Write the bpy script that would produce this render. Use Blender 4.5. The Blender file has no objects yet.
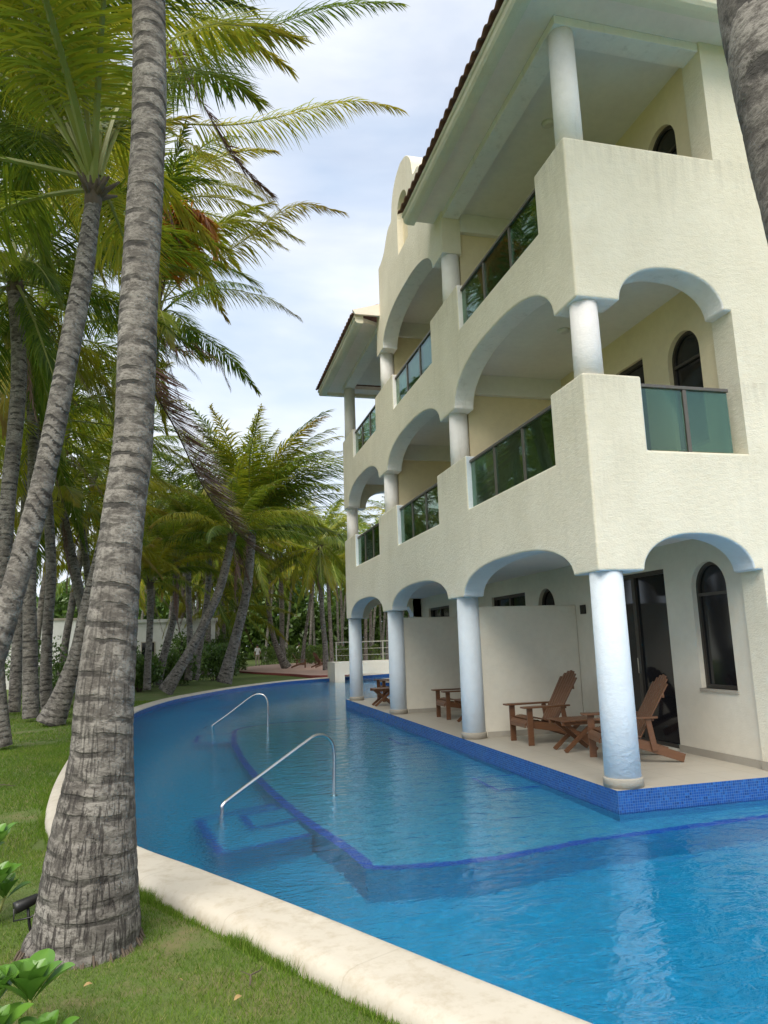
import bpy, bmesh, math, random
import numpy as np
from mathutils import Vector, Matrix

scene = bpy.context.scene
COL = scene.collection
rad = math.radians

# ------------------------------------------------------------------ camera
CAM = np.array([-4.1944, -7.0177, 1.5694]); YAW, PITCH, ROLL, FOC = 0.2549, 0.1763, -0.0320, 729.97
_fw = np.array([math.cos(PITCH)*math.sin(YAW), math.cos(PITCH)*math.cos(YAW), math.sin(PITCH)])
_r0 = np.array([math.cos(YAW), -math.sin(YAW), 0.0]); _u0 = np.cross(_r0, _fw)
_r = _r0*math.cos(ROLL) + _u0*math.sin(ROLL); _u = -_r0*math.sin(ROLL) + _u0*math.cos(ROLL)
cd = bpy.data.cameras.new('camera'); cam = bpy.data.objects.new('camera', cd); COL.objects.link(cam)
cd.sensor_fit = 'HORIZONTAL'; cd.sensor_width = 36.0; cd.lens = FOC*36.0/768.0
cd.clip_start = 0.05; cd.clip_end = 3000
cam.matrix_world = Matrix(((_r[0], _u[0], -_fw[0], CAM[0]), (_r[1], _u[1], -_fw[1], CAM[1]), (_r[2], _u[2], -_fw[2], CAM[2]), (0, 0, 0, 1)))
scene.camera = cam

# ------------------------------------------------------------------ sky and sun
SUN_EL, SUN_AZ = rad(52), rad(206)       # azimuth measured clockwise from +Y
world = bpy.data.worlds.new('World'); scene.world = world; world.use_nodes = True
nt = world.node_tree; nt.nodes.clear()
def wn(t, **k):
    n = nt.nodes.new(t)
    for a, b in k.items(): setattr(n, a, b)
    return n
sky = wn('ShaderNodeTexSky', sky_type='NISHITA', sun_disc=False)
sky.sun_elevation = SUN_EL; sky.sun_rotation = SUN_AZ; sky.air_density = 1.0; sky.dust_density = 2.0; sky.ozone_density = 1.5
tc = wn('ShaderNodeTexCoord'); mp = wn('ShaderNodeMapping'); mp.inputs['Scale'].default_value = (1.0, 1.0, 2.6)
n1 = wn('ShaderNodeTexNoise'); n1.inputs['Scale'].default_value = 1.5; n1.inputs['Detail'].default_value = 7; n1.inputs['Roughness'].default_value = .55; n1.inputs['Distortion'].default_value = .6
rp = wn('ShaderNodeValToRGB'); rp.color_ramp.elements[0].position = .36; rp.color_ramp.elements[1].position = .64
rp.color_ramp.elements[0].color = (.55, .55, .55, 1); rp.color_ramp.elements[1].color = (.97, .97, .97, 1)
n2 = wn('ShaderNodeTexNoise'); n2.inputs['Scale'].default_value = 2.0; n2.inputs['Detail'].default_value = 5; n2.inputs['Roughness'].default_value = .5
rp2 = wn('ShaderNodeValToRGB'); rp2.color_ramp.elements[0].position = .36; rp2.color_ramp.elements[1].position = .66
rp2.color_ramp.elements[0].color = (3.0, 3.6, 4.45, 1); rp2.color_ramp.elements[1].color = (5.2, 5.25, 5.35, 1)
mx = wn('ShaderNodeMix', data_type='RGBA')
bg = wn('ShaderNodeBackground'); bg.inputs['Strength'].default_value = 0.122
wo = wn('ShaderNodeOutputWorld')
L = nt.links.new
L(tc.outputs['Generated'], mp.inputs['Vector']); L(mp.outputs[0], n1.inputs['Vector']); L(mp.outputs[0], n2.inputs['Vector'])
L(n1.outputs['Fac'], rp.inputs[0]); L(n2.outputs['Fac'], rp2.inputs[0])
L(rp.outputs[0], mx.inputs['Factor']); L(sky.outputs[0], mx.inputs['A']); L(rp2.outputs[0], mx.inputs['B'])
L(mx.outputs['Result'], bg.inputs['Color']); L(bg.outputs[0], wo.inputs['Surface'])

sd = bpy.data.lights.new('sun', 'SUN'); sd.energy = 2.5; sd.angle = rad(42); sd.color = (1.0, .94, .84)
sun = bpy.data.objects.new('sun', sd); COL.objects.link(sun)
sdir = Vector((math.sin(SUN_AZ)*math.cos(SUN_EL), math.cos(SUN_AZ)*math.cos(SUN_EL), math.sin(SUN_EL)))
sun.rotation_euler = sdir.to_track_quat('Z', 'Y').to_euler()
sun.location = (0, 0, 40)

scene.render.engine = 'CYCLES'
scene.view_settings.view_transform = 'Standard'; scene.view_settings.look = 'None'
scene.view_settings.exposure = 0.97; scene.view_settings.gamma = 1.0
scene.view_settings.use_curve_mapping = False
scene.cycles.max_bounces = 8; scene.cycles.transparent_max_bounces = 24
scene.cycles.caustics_refractive = True; scene.cycles.caustics_reflective = True; scene.cycles.blur_glossy = 0.1

# ------------------------------------------------------------------ helpers
def ray(x, y): return _fw + _r*(x-384)/FOC + _u*(512-y)/FOC
def atY(x, y, Y):
    d = ray(x, y); return CAM + d*(Y-CAM[1])/d[1]
def onz(x, y, z):
    d = ray(x, y); return CAM + d*(z-CAM[2])/d[2]
def depth(P): return float((np.array(P)-CAM) @ _fw)
def prj(P):
    d = np.array(P, float)-CAM; w = d @ _fw
    return 384+FOC*(d @ _r)/w, 512-FOC*(d @ _u)/w

def link(name, me, mats=(), parent=None, smooth=False):
    o = bpy.data.objects.new(name, me); COL.objects.link(o)
    for m in (mats if isinstance(mats, (list, tuple)) else [mats]):
        if len(me.materials) < 8: me.materials.append(m)
    if parent is not None: o.parent = parent
    if smooth: me.polygons.foreach_set('use_smooth', [True]*len(me.polygons))
    return o
def obj(name, bm, mats, parent=None, smooth=False, bevel=0, seg=2):
    me = bpy.data.meshes.new(name); bm.normal_update(); bm.to_mesh(me); bm.free()
    o = link(name, me, mats, parent, smooth)
    if bevel:
        m = o.modifiers.new('bevel', 'BEVEL'); m.width = bevel; m.segments = seg; m.limit_method = 'ANGLE'; m.angle_limit = rad(35)
    return o
def empty(name, loc=(0, 0, 0), rz=0):
    o = bpy.data.objects.new(name, None); COL.objects.link(o); o.location = loc; o.rotation_euler = (0, 0, rz); o.empty_display_size = .2
    return o
def tag(o, label=None, cat=None, group=None, kind=None):
    if label: o['label'] = label
    if cat: o['category'] = cat
    if group: o['group'] = group
    if kind: o['kind'] = kind
    return o
def copy_tree(o, parent=None):
    c = o.copy(); COL.objects.link(c); c.parent = parent
    for ch in list(o.children): copy_tree(ch, c)
    return c
def box(bm, a, b, M=None, mi=0):
    x0, y0, z0 = a; x1, y1, z1 = b
    v = [bm.verts.new((M @ Vector(p)) if M else p) for p in ((x0,y0,z0),(x1,y0,z0),(x1,y1,z0),(x0,y1,z0),(x0,y0,z1),(x1,y0,z1),(x1,y1,z1),(x0,y1,z1))]
    for f in ((3,2,1,0),(4,5,6,7),(0,1,5,4),(1,2,6,5),(2,3,7,6),(3,0,4,7)):
        bm.faces.new([v[i] for i in f]).material_index = mi
def prism(bm, pts, z0, z1, mi=0, top=None):
    lo = [bm.verts.new((p[0], p[1], z0)) for p in pts]; hi = [bm.verts.new((p[0], p[1], z1)) for p in pts]
    n = len(pts)
    f = bm.faces.new(hi); f.material_index = mi if top is None else top
    bm.faces.new(lo[::-1]).material_index = mi
    for i in range(n): bm.faces.new((lo[i], lo[(i+1) % n], hi[(i+1) % n], hi[i])).material_index = mi
def tube(bm, path, rads, n=10, cap=True, mi=0):
    P = [Vector(p) for p in path]; rings = []
    if not isinstance(rads, (list, tuple)): rads = [rads]*len(P)
    ref = None
    for i, p in enumerate(P):
        t = (P[min(i+1, len(P)-1)]-P[max(i-1, 0)]).normalized()
        if ref is None: ref = t.orthogonal().normalized()
        ref = (ref - t*ref.dot(t)).normalized(); b = t.cross(ref)
        rings.append([bm.verts.new(p + (ref*math.cos(2*math.pi*k/n) + b*math.sin(2*math.pi*k/n))*rads[i]) for k in range(n)])
    for a, b in zip(rings, rings[1:]):
        for k in range(n): 
            f = bm.faces.new((a[k], a[(k+1) % n], b[(k+1) % n], b[k])); f.smooth = True; f.material_index = mi
    if cap:
        bm.faces.new(rings[0][::-1]).material_index = mi; bm.faces.new(rings[-1]).material_index = mi
def lathe(bm, c, prof, n=32, mi=0):
    rings = [[bm.verts.new((c[0]+r*math.cos(2*math.pi*k/n), c[1]+r*math.sin(2*math.pi*k/n), c[2]+z)) for k in range(n)] for r, z in prof]
    for a, b in zip(rings, rings[1:]):
        for k in range(n):
            f = bm.faces.new((a[k], a[(k+1) % n], b[(k+1) % n], b[k])); f.smooth = True; f.material_index = mi
    bm.faces.new(rings[0][::-1]).material_index = mi; bm.faces.new(rings[-1]).material_index = mi
def cr(P, sub, closed=False):
    """Catmull-Rom through P"""
    P = np.array(P, float); n = len(P); out = []
    rng = range(n) if closed else range(n-1)
    for i in rng:
        if closed: a, b, c, d = P[(i-1) % n], P[i], P[(i+1) % n], P[(i+2) % n]
        else: a, b, c, d = P[max(i-1, 0)], P[i], P[i+1], P[min(i+2, n-1)]
        for k in range(sub):
            t = k/sub
            out.append(.5*((2*b) + (c-a)*t + (2*a-5*b+4*c-d)*t*t + (3*b-a-3*c+d)*t**3))
    if not closed: out.append(P[-1])
    return np.array(out)

# ------------------------------------------------------------------ materials
class NT:
    def __init__(s, name):
        s.m = bpy.data.materials.new(name); s.m.use_nodes = True; s.t = s.m.node_tree; s.t.nodes.clear()
        s.out = s.t.nodes.new('ShaderNodeOutputMaterial')
    def n(s, t, ins=None, **k):
        n = s.t.nodes.new(t)
        for a, b in k.items(): setattr(n, a, b)
        for a, b in (ins or {}).items(): s.set(n.inputs[a], b)
        return n
    def set(s, sock, v):
        if isinstance(v, bpy.types.NodeSocket): s.t.links.new(v, sock)
        elif isinstance(v, bpy.types.Node): s.t.links.new(v.outputs[0], sock)
        else:
            if isinstance(v, (tuple, list)) and len(v) == 3 and sock.type == 'RGBA': v = (*v, 1)
            sock.default_value = v
    def ramp(s, fac, stops):
        r = s.n('ShaderNodeValToRGB'); s.set(r.inputs[0], fac); e = r.color_ramp.elements
        while len(e) < len(stops): e.new(.5)
        for q, (p, c) in zip(e, stops):
            q.position = p; q.color = (*c, 1) if len(c) == 3 else c
        return r.outputs[0]
    def noise(s, vec, scale, detail=4, rough=.55, dist=0):
        n = s.n('ShaderNodeTexNoise', {'Scale': scale, 'Detail': detail, 'Roughness': rough, 'Distortion': dist})
        if vec is not None: s.set(n.inputs['Vector'], vec)
        return n.outputs['Fac']
    def math(s, op, a, b=0.0, c=0.0):
        n = s.n('ShaderNodeMath', operation=op); s.set(n.inputs[0], a); s.set(n.inputs[1], b); s.set(n.inputs[2], c); return n.outputs[0]
    def mix(s, f, a, b, bt='MIX'):
        n = s.n('ShaderNodeMix', data_type='RGBA', blend_type=bt); s.set(n.inputs['Factor'], f); s.set(n.inputs['A'], a); s.set(n.inputs['B'], b); return n.outputs['Result']
    def obj(s): return s.n('ShaderNodeTexCoord').outputs['Object']
    def scale(s, vec, sc):
        n = s.n('ShaderNodeMapping', {'Scale': sc}); s.set(n.inputs['Vector'], vec); return n.outputs[0]
    def bump(s, h, strength=.3, dist=.01):
        return s.n('ShaderNodeBump', {'Strength': strength, 'Distance': dist, 'Height': h}).outputs[0]
    def bsdf(s, **k):
        b = s.n('ShaderNodeBsdfPrincipled')
        for a, v in k.items(): s.set(b.inputs[a.replace('_', ' ')], v)
        return b
    def done(s, sh):
        s.set(s.out.inputs['Surface'], sh); return s.m

def stucco(name, c0, c1, rough=.9, bs=.35, stain=.0, fine=38, ledges=()):
    t = NT(name); v = t.obj()
    big = t.noise(v, 1.3, 5); med = t.noise(v, 9, 5, .6)
    col = t.mix(t.ramp(big, [(.3, (0, 0, 0)), (.7, (1, 1, 1))]), c0, c1)
    col = t.mix(t.ramp(med, [(.3, (.16,)*3), (.6, (0, 0, 0))]), col, tuple(x*.72 for x in c0))
    if stain:
        st = t.noise(t.scale(v, (3.0, 3.0, .35)), 2.2, 6, .65)
        col = t.mix(t.ramp(st, [(.55, (0, 0, 0)), (.75, (stain,)*3)]), col, (.16, .14, .11))
    if ledges:
        z = t.n('ShaderNodeSeparateXYZ', {0: v}).outputs[2]; m = None
        for zt, ln in ledges:
            d = t.math('SUBTRACT', zt, z); k = t.math('MULTIPLY', t.n('ShaderNodeClamp', {0: t.math('SUBTRACT', 1.0, t.math('DIVIDE', d, ln))}).outputs[0], t.math('GREATER_THAN', d, -.01))
            m = k if m is None else t.math('MAXIMUM', m, k)
        sk = t.noise(t.scale(v, (9, 9, .55)), 1.0, 5, .7)
        col = t.mix(t.math('MULTIPLY', t.math('MULTIPLY', m, m), t.ramp(sk, [(.44, (0, 0, 0)), (.66, (.26,)*3)])), col, (.20, .175, .135))
        pt = t.noise(t.scale(v, (1, 1, .8)), .8, 2, .4)
        col = t.mix(t.ramp(pt, [(.52, (0, 0, 0)), (.62, (.35,)*3)]), col, tuple(x*1.05 for x in c1))
    h1 = t.noise(t.scale(v, (1, 1, 1.6)), fine, 4, .6); h2 = t.noise(t.scale(v, (1, 1, 1.8)), 11, 3, .5)
    h = t.math('MULTIPLY_ADD', h2, .9, h1)
    return t.done(t.bsdf(Base_Color=col, Roughness=rough, Normal=t.bump(h, bs, .03)))
M = {}
M['cream'] = stucco('cream_stucco', (.685, .635, .50), (.76, .71, .575), bs=.33, stain=.12, ledges=((4.5, .8), (7.48, .9), (.15, .15), (11.9, 1.2)))
M['soffit'] = stucco('off_white_soffit', (.82, .71, .62), (.87, .765, .675), bs=.12)
M['cream_flat'] = stucco('cream_paint', (.62, .575, .475), (.68, .635, .53), bs=.12)
M['yellow'] = stucco('yellow_cream_paint', (.72, .62, .42), (.78, .68, .47), bs=.15)
M['blue_paint'] = stucco('pale_blue_paint', (.59, .655, .71), (.66, .715, .76), bs=.22, fine=26)
M['white_paint'] = stucco('blue_white_paint', (.80, .775, .76), (.86, .835, .81), bs=.25, stain=.25, fine=26)
M['ceiling'] = stucco('grey_white_ceiling', (.72, .71, .69), (.78, .77, .74), bs=.08)
M['stone_trim'] = stucco('grey_stone_trim', (.30, .27, .22), (.38, .35, .29), bs=.2)
M['white_wall'] = stucco('white_render', (.60, .60, .58), (.70, .70, .67), bs=.2, stain=.2)

def simple(name, c, rough=.5, metal=0, var=.15, ns=12):
    t = NT(name); n = t.noise(t.obj(), ns, 4)
    col = t.mix(n, tuple(x*(1-var) for x in c), tuple(min(1, x*(1+var)) for x in c))
    return t.done(t.bsdf(Base_Color=col, Roughness=rough, Metallic=metal))
M['steel'] = simple('brushed_steel', (.62, .62, .60), .25, 1, .1)
M['bronze'] = simple('dark_bronze_frame', (.055, .048, .04), .4, .3)
M['rail_metal'] = simple('champagne_railing', (.40, .38, .31), .45, .3)
M['black'] = simple('black_plastic', (.012, .012, .012), .45)
M['white_cloth'] = simple('white_cotton', (.75, .75, .73), .9)
M['khaki'] = simple('khaki_cotton', (.32, .28, .21), .9)
M['skin'] = simple('skin', (.35, .2, .13), .6)
M['hair'] = simple('dark_hair', (.02, .015, .012), .6)
M['interior'] = simple('dark_interior', (.05, .045, .04), .9)
M['soil'] = simple('bare_soil', (.14, .10, .065), 1, 0, .4, 6)
M['lamp_glass'] = simple('lamp_glass', (.6, .6, .58), .3)
M['dead_leaf'] = simple('dead_leaf', (.30, .2, .08), .8, 0, .4, 30)

def m_wood():
    t = NT('reddish_brown_wood'); v = t.obj()
    w = t.noise(t.scale(v, (4, 60, 60)), 1.5, 6, .7); n = t.noise(v, 3, 3)
    col = t.mix(w, (.045, .021, .010), (.225, .10, .044)); col = t.mix(t.math('MULTIPLY', n, .5), col, (.10, .043, .02))
    return t.done(t.bsdf(Base_Color=col, Roughness=.42, Normal=t.bump(w, .2, .004)))
M['wood'] = m_wood()
def m_roof():
    t = NT('terracotta_tile'); v = t.obj(); n = t.noise(v, 5, 6, .7); w = t.noise(v, 1.2, 3)
    col = t.mix(n, (.10, .045, .03), (.34, .15, .09)); col = t.mix(t.math('MULTIPLY', w, .4), col, (.12, .10, .085))
    return t.done(t.bsdf(Base_Color=col, Roughness=.85, Normal=t.bump(n, .4, .01)))
M['roof'] = m_roof()
def m_mosaic(name, size, cols, groutc=(.10, .2, .42), vert=True, rough=.2):
    t = NT(name); v = t.obj(); s = t.n('ShaderNodeSeparateXYZ', {0: v})
    a = t.math('ADD', s.outputs[0], s.outputs[1]) if vert else s.outputs[0]
    b = s.outputs[2] if vert else s.outputs[1]
    a = t.math('DIVIDE', a, size); b = t.math('DIVIDE', b, size)
    cb = t.n('ShaderNodeCombineXYZ', {0: t.math('FLOOR', a), 1: t.math('FLOOR', b), 2: 0.5})
    wnn = t.n('ShaderNodeTexWhiteNoise', {'Vector': cb.outputs[0]}, noise_dimensions='3D')
    k = len(cols); col = t.ramp(wnn.outputs['Value'], [(i/(k-1), c) for i, c in enumerate(cols)])
    fa = t.math('ABSOLUTE', t.math('SUBTRACT', t.math('FRACT', a), .5)); fb = t.math('ABSOLUTE', t.math('SUBTRACT', t.math('FRACT', b), .5))
    g = t.math('GREATER_THAN', t.math('MAXIMUM', fa, fb), .43)
    col = t.mix(g, col, groutc)
    col = t.mix(t.ramp(t.noise(v, 2.5, 5, .6), [(.4, (0, 0, 0)), (.75, (.35,)*3)]), col, groutc)
    r = t.math('MULTIPLY_ADD', g, .5, rough)
    return t.done(t.bsdf(Base_Color=col, Roughness=r))
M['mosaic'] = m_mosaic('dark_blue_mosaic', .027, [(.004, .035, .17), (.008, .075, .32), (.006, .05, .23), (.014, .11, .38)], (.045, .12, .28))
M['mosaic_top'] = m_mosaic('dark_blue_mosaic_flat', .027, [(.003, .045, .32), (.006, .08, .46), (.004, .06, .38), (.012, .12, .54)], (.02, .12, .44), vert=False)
def m_pool(name, c0, c1):
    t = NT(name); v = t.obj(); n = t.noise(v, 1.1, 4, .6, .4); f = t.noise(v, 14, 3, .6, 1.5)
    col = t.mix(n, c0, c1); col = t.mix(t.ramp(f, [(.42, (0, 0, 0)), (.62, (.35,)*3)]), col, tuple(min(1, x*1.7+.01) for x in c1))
    s = t.n('ShaderNodeSeparateXYZ', {0: v}); g = None
    for i in (0, 1):
        fr = t.math('ABSOLUTE', t.math('SUBTRACT', t.math('FRACT', t.math('DIVIDE', s.outputs[i], .05)), .5))
        q = t.math('GREATER_THAN', fr, .44); g = q if g is None else t.math('MAXIMUM', g, q)
    col = t.mix(t.math('MULTIPLY', g, .18), col, (.1, .3, .5))
    return t.done(t.bsdf(Base_Color=col, Roughness=.7))
M['pool_floor'] = m_pool('pool_floor_tile', (.002, .215, .375), (.004, .305, .50))
M['pool_shelf'] = m_pool('pool_shelf_tile', (.038, .23, .35), (.065, .30, .42))
def m_water():
    t = NT('pool_water'); v = t.obj()
    a = t.noise(t.scale(v, (1.0, 1.6, 1)), 3.2, 3, .55, .6); b = t.noise(t.scale(v, (1.0, 1.8, 1)), 13, 3, .6, .4); c = t.noise(v, 34, 2, .5)
    sx = t.n('ShaderNodeSeparateXYZ', {0: v}).outputs[0]; big = t.noise(v, .45, 3, .5)
    chop = t.n('ShaderNodeClamp', {0: t.math('ADD', t.math('MULTIPLY', t.math('ADD', sx, 2.9), -.8), t.math('MULTIPLY', t.math('SUBTRACT', big, .5), 1.3))}).outputs[0]
    hf = t.math('MULTIPLY_ADD', b, .62, t.math('MULTIPLY', c, .24))
    h = t.math('MULTIPLY_ADD', a, .75, t.math('MULTIPLY', hf, t.math('MULTIPLY_ADD', chop, 1.5, .18)))
    nrm = t.bump(h, .8, .038)
    fr = t.n('ShaderNodeFresnel', {'IOR': 1.33, 'Normal': nrm})
    tr = t.n('ShaderNodeBsdfRefraction', {'Color': (.62, .90, .96), 'IOR': 1.33, 'Roughness': 0.0, 'Normal': t.bump(h, .6, .022)})
    gl = t.n('ShaderNodeBsdfGlossy', {'Color': (1, 1, 1), 'Roughness': .03, 'Normal': nrm})
    mxs = t.n('ShaderNodeMixShader'); t.set(mxs.inputs[0], fr); t.set(mxs.inputs[1], tr); t.set(mxs.inputs[2], gl)
    return t.done(mxs)
M['water'] = m_water()
def m_glass(name, tint, refl=1.0, rough=.02):
    t = NT(name); fr = t.n('ShaderNodeFresnel', {'IOR': 1.55})
    f = t.math('MULTIPLY_ADD', fr, refl, .03)
    tr = t.n('ShaderNodeBsdfTransparent', {'Color': tint}); gl = t.n('ShaderNodeBsdfGlossy', {'Color': (.85, .95, .9), 'Roughness': rough})
    m = t.n('ShaderNodeMixShader'); t.set(m.inputs[0], f); t.set(m.inputs[1], tr); t.set(m.inputs[2], gl)
    return t.done(m)
M['green_glass'] = m_glass('green_tinted_glass', (.44, .58, .48), .75)
def m_dark_glass():
    t = NT('dark_window_glass'); n = t.noise(t.obj(), 1.5, 2)
    return t.done(t.bsdf(Base_Color=t.mix(n, (.006, .007, .009), (.012, .013, .016)), Roughness=.06, Specular_IOR_Level=.5))
M['dark_glass'] = m_dark_glass()
def m_coping():
    t = NT('cream_coping_stone'); v = t.obj(); n = t.noise(v, 2.5, 6, .6); s = t.noise(t.scale(v, (1, 1, 1)), 9, 5, .7)
    col = t.mix(n, (.42, .375, .30), (.57, .525, .44)); col = t.mix(t.ramp(s, [(.48, (0, 0, 0)), (.72, (.6,)*3)]), col, (.34, .28, .19))
    at = t.n('ShaderNodeAttribute', attribute_name='along'); fa = t.math('ABSOLUTE', t.math('SUBTRACT', t.math('FRACT', t.math('DIVIDE', at.outputs['Fac'], 1.15)), .5))
    j = t.math('GREATER_THAN', fa, .4955)
    col = t.mix(t.math('MULTIPLY', j, .25), col, (.25, .21, .15))
    return t.done(t.bsdf(Base_Color=col, Roughness=.75, Normal=t.bump(t.noise(v, 60, 3), .25, .004)))
M['coping'] = m_coping()
def m_deck():
    t = NT('beige_terrace_tile'); v = t.obj(); n = t.noise(v, 4, 5, .6)
    col = t.mix(n, (.34, .31, .255), (.43, .395, .33)); s = t.n('ShaderNodeSeparateXYZ', {0: v}); g = None
    for i in (0, 1):
        fr = t.math('ABSOLUTE', t.math('SUBTRACT', t.math('FRACT', t.math('DIVIDE', s.outputs[i], .46)), .5))
        q = t.math('GREATER_THAN', fr, .492); g = q if g is None else t.math('MAXIMUM', g, q)
    col = t.mix(t.math('MULTIPLY', g, .6), col, (.22, .2, .16))
    return t.done(t.bsdf(Base_Color=col, Roughness=t.math('MULTIPLY_ADD', n, .2, .4)))
M['deck'] = m_deck()
def m_grass():
    t = NT('lawn_ground'); v = t.obj(); a = t.noise(v, .5, 5, .6); b = t.noise(v, 5, 5, .7); c = t.noise(v, 60, 4, .7)
    col = t.mix(a, (.085, .125, .022), (.15, .18, .04)); col = t.mix(t.ramp(b, [(.35, (0, 0, 0)), (.7, (.8,)*3)]), col, (.11, .19, .03))
    col = t.mix(t.ramp(c, [(.5, (0, 0, 0)), (.8, (.5,)*3)]), col, (.17, .18, .065))
    col = t.mix(t.ramp(t.noise(v, 1.7, 5, .65), [(.54, (0, 0, 0)), (.70, (.8,)*3)]), col, (.22, .18, .085))
    return t.done(t.bsdf(Base_Color=col, Roughness=.95, Normal=t.bump(t.math('ADD', b, c), .8, .04)))
M['lawn'] = m_grass()
def m_blade():
    t = NT('grass_blade'); at = t.n('ShaderNodeAttribute', attribute_name='tint')
    col = t.ramp(at.outputs['Fac'], [(0, (.06, .13, .014)), (.5, (.125, .22, .026)), (.85, (.22, .29, .055)), (1, (.38, .33, .15))])
    d = t.n('ShaderNodeBsdfDiffuse', {'Color': col}); tl = t.n('ShaderNodeBsdfTranslucent', {'Color': col}); m = t.n('ShaderNodeMixShader', {0: .35}); t.set(m.inputs[1], d); t.set(m.inputs[2], tl)
    return t.done(m)
M['blade'] = m_blade()
def m_pave():
    t = NT('pink_paving'); v = t.obj(); n = t.noise(v, 1.5, 6, .7)
    return t.done(t.bsdf(Base_Color=t.mix(n, (.42, .25, .2), (.56, .38, .31)), Roughness=.85))
M['paving'] = m_pave()
M['brick_kerb'] = simple('red_brick_kerb', (.26, .06, .05), .8, 0, .3, 8)

def m_frond(name, stops, tip, tipf, trans=.4, dark=1.0):
    t = NT(name); oi = t.n('ShaderNodeObjectInfo'); at = t.n('ShaderNodeAttribute', attribute_name='along'); le = t.n('ShaderNodeAttribute', attribute_name='leaf')
    rnd = t.math('ADD', t.math('MULTIPLY', oi.outputs['Random'], .62), t.math('MULTIPLY', le.outputs['Fac'], .38))
    col = t.ramp(rnd, stops)
    n = t.noise(t.obj(), 1.3, 4, .7)
    f = t.math('MULTIPLY_ADD', at.outputs['Fac'], 1.0, t.math('MULTIPLY', t.math('SUBTRACT', n, .5), .9))
    f = t.math('ADD', f, t.math('MULTIPLY', t.math('SUBTRACT', oi.outputs['Random'], .5), .35))
    col = t.mix(t.ramp(f, tipf), col, tip)
    d = t.bsdf(Base_Color=col, Roughness=.42); d.inputs['Specular IOR Level'].default_value = .35
    tl = t.n('ShaderNodeBsdfTranslucent', {'Color': t.mix(1.0, col, (1.0, .95, .45), 'MULTIPLY')})
    m = t.n('ShaderNodeMixShader', {0: trans}); t.set(m.inputs[1], d); t.set(m.inputs[2], tl)
    return t.done(m)
GS = [(0, (.045, .09, .014)), (.3, (.11, .18, .022)), (.65, (.28, .34, .036)), (1, (.55, .48, .055))]
M['frond'] = m_frond('palm_leaflets', GS, (.32, .26, .065), [(.72, (0, 0, 0)), (1.1, (.7,)*3)], .48)
M['frond_yellow'] = m_frond('yellowing_leaflets', [(0, (.20, .24, .025)), (1, (.46, .40, .04))], (.22, .14, .06), [(.65, (0, 0, 0)), (1, (.8,)*3)], .5)
M['frond_orange'] = m_frond('orange_leaflets', [(0, (.38, .17, .03)), (1, (.50, .16, .03))], (.16, .09, .05), [(.75, (0, 0, 0)), (1, (.7,)*3)], .5)
M['frond_dead'] = m_frond('dead_leaflets', [(0, (.12, .058, .052)), (1, (.26, .145, .12))], (.2, .14, .10), [(.6, (0, 0, 0)), (1, (.6,)*3)], .15)
M['rachis'] = simple('green_petiole', (.20, .22, .045), .5, 0, .3, 3)
M['rachis_dead'] = simple('brown_petiole', (.09, .05, .04), .7, 0, .3, 3)
M['fibre'] = simple('brown_palm_fibre', (.095, .072, .052), .95, 0, .5, 14)
def m_leaf(name, a, b, trans=.3, rough=.35):
    t = NT(name); at = t.n('ShaderNodeAttribute', attribute_name='leaf'); n = t.noise(t.obj(), 8, 4)
    col = t.mix(at.outputs['Fac'], a, b); col = t.mix(t.math('MULTIPLY', n, .35), col, tuple(min(1, x*1.5) for x in b))
    d = t.bsdf(Base_Color=col, Roughness=rough); tl = t.n('ShaderNodeBsdfTranslucent', {'Color': col}); m = t.n('ShaderNodeMixShader', {0: trans}); t.set(m.inputs[1], d); t.set(m.inputs[2], tl)
    return t.done(m)
M['shrub_leaf'] = m_leaf('shrub_leaves', (.035, .075, .014), (.10, .17, .03))
M['hedge_leaf'] = m_leaf('hedge_leaves', (.05, .10, .018), (.14, .21, .04))
M['fleshy_leaf'] = m_leaf('fleshy_leaves', (.055, .15, .02), (.13, .27, .035), .3, .3)

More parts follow.
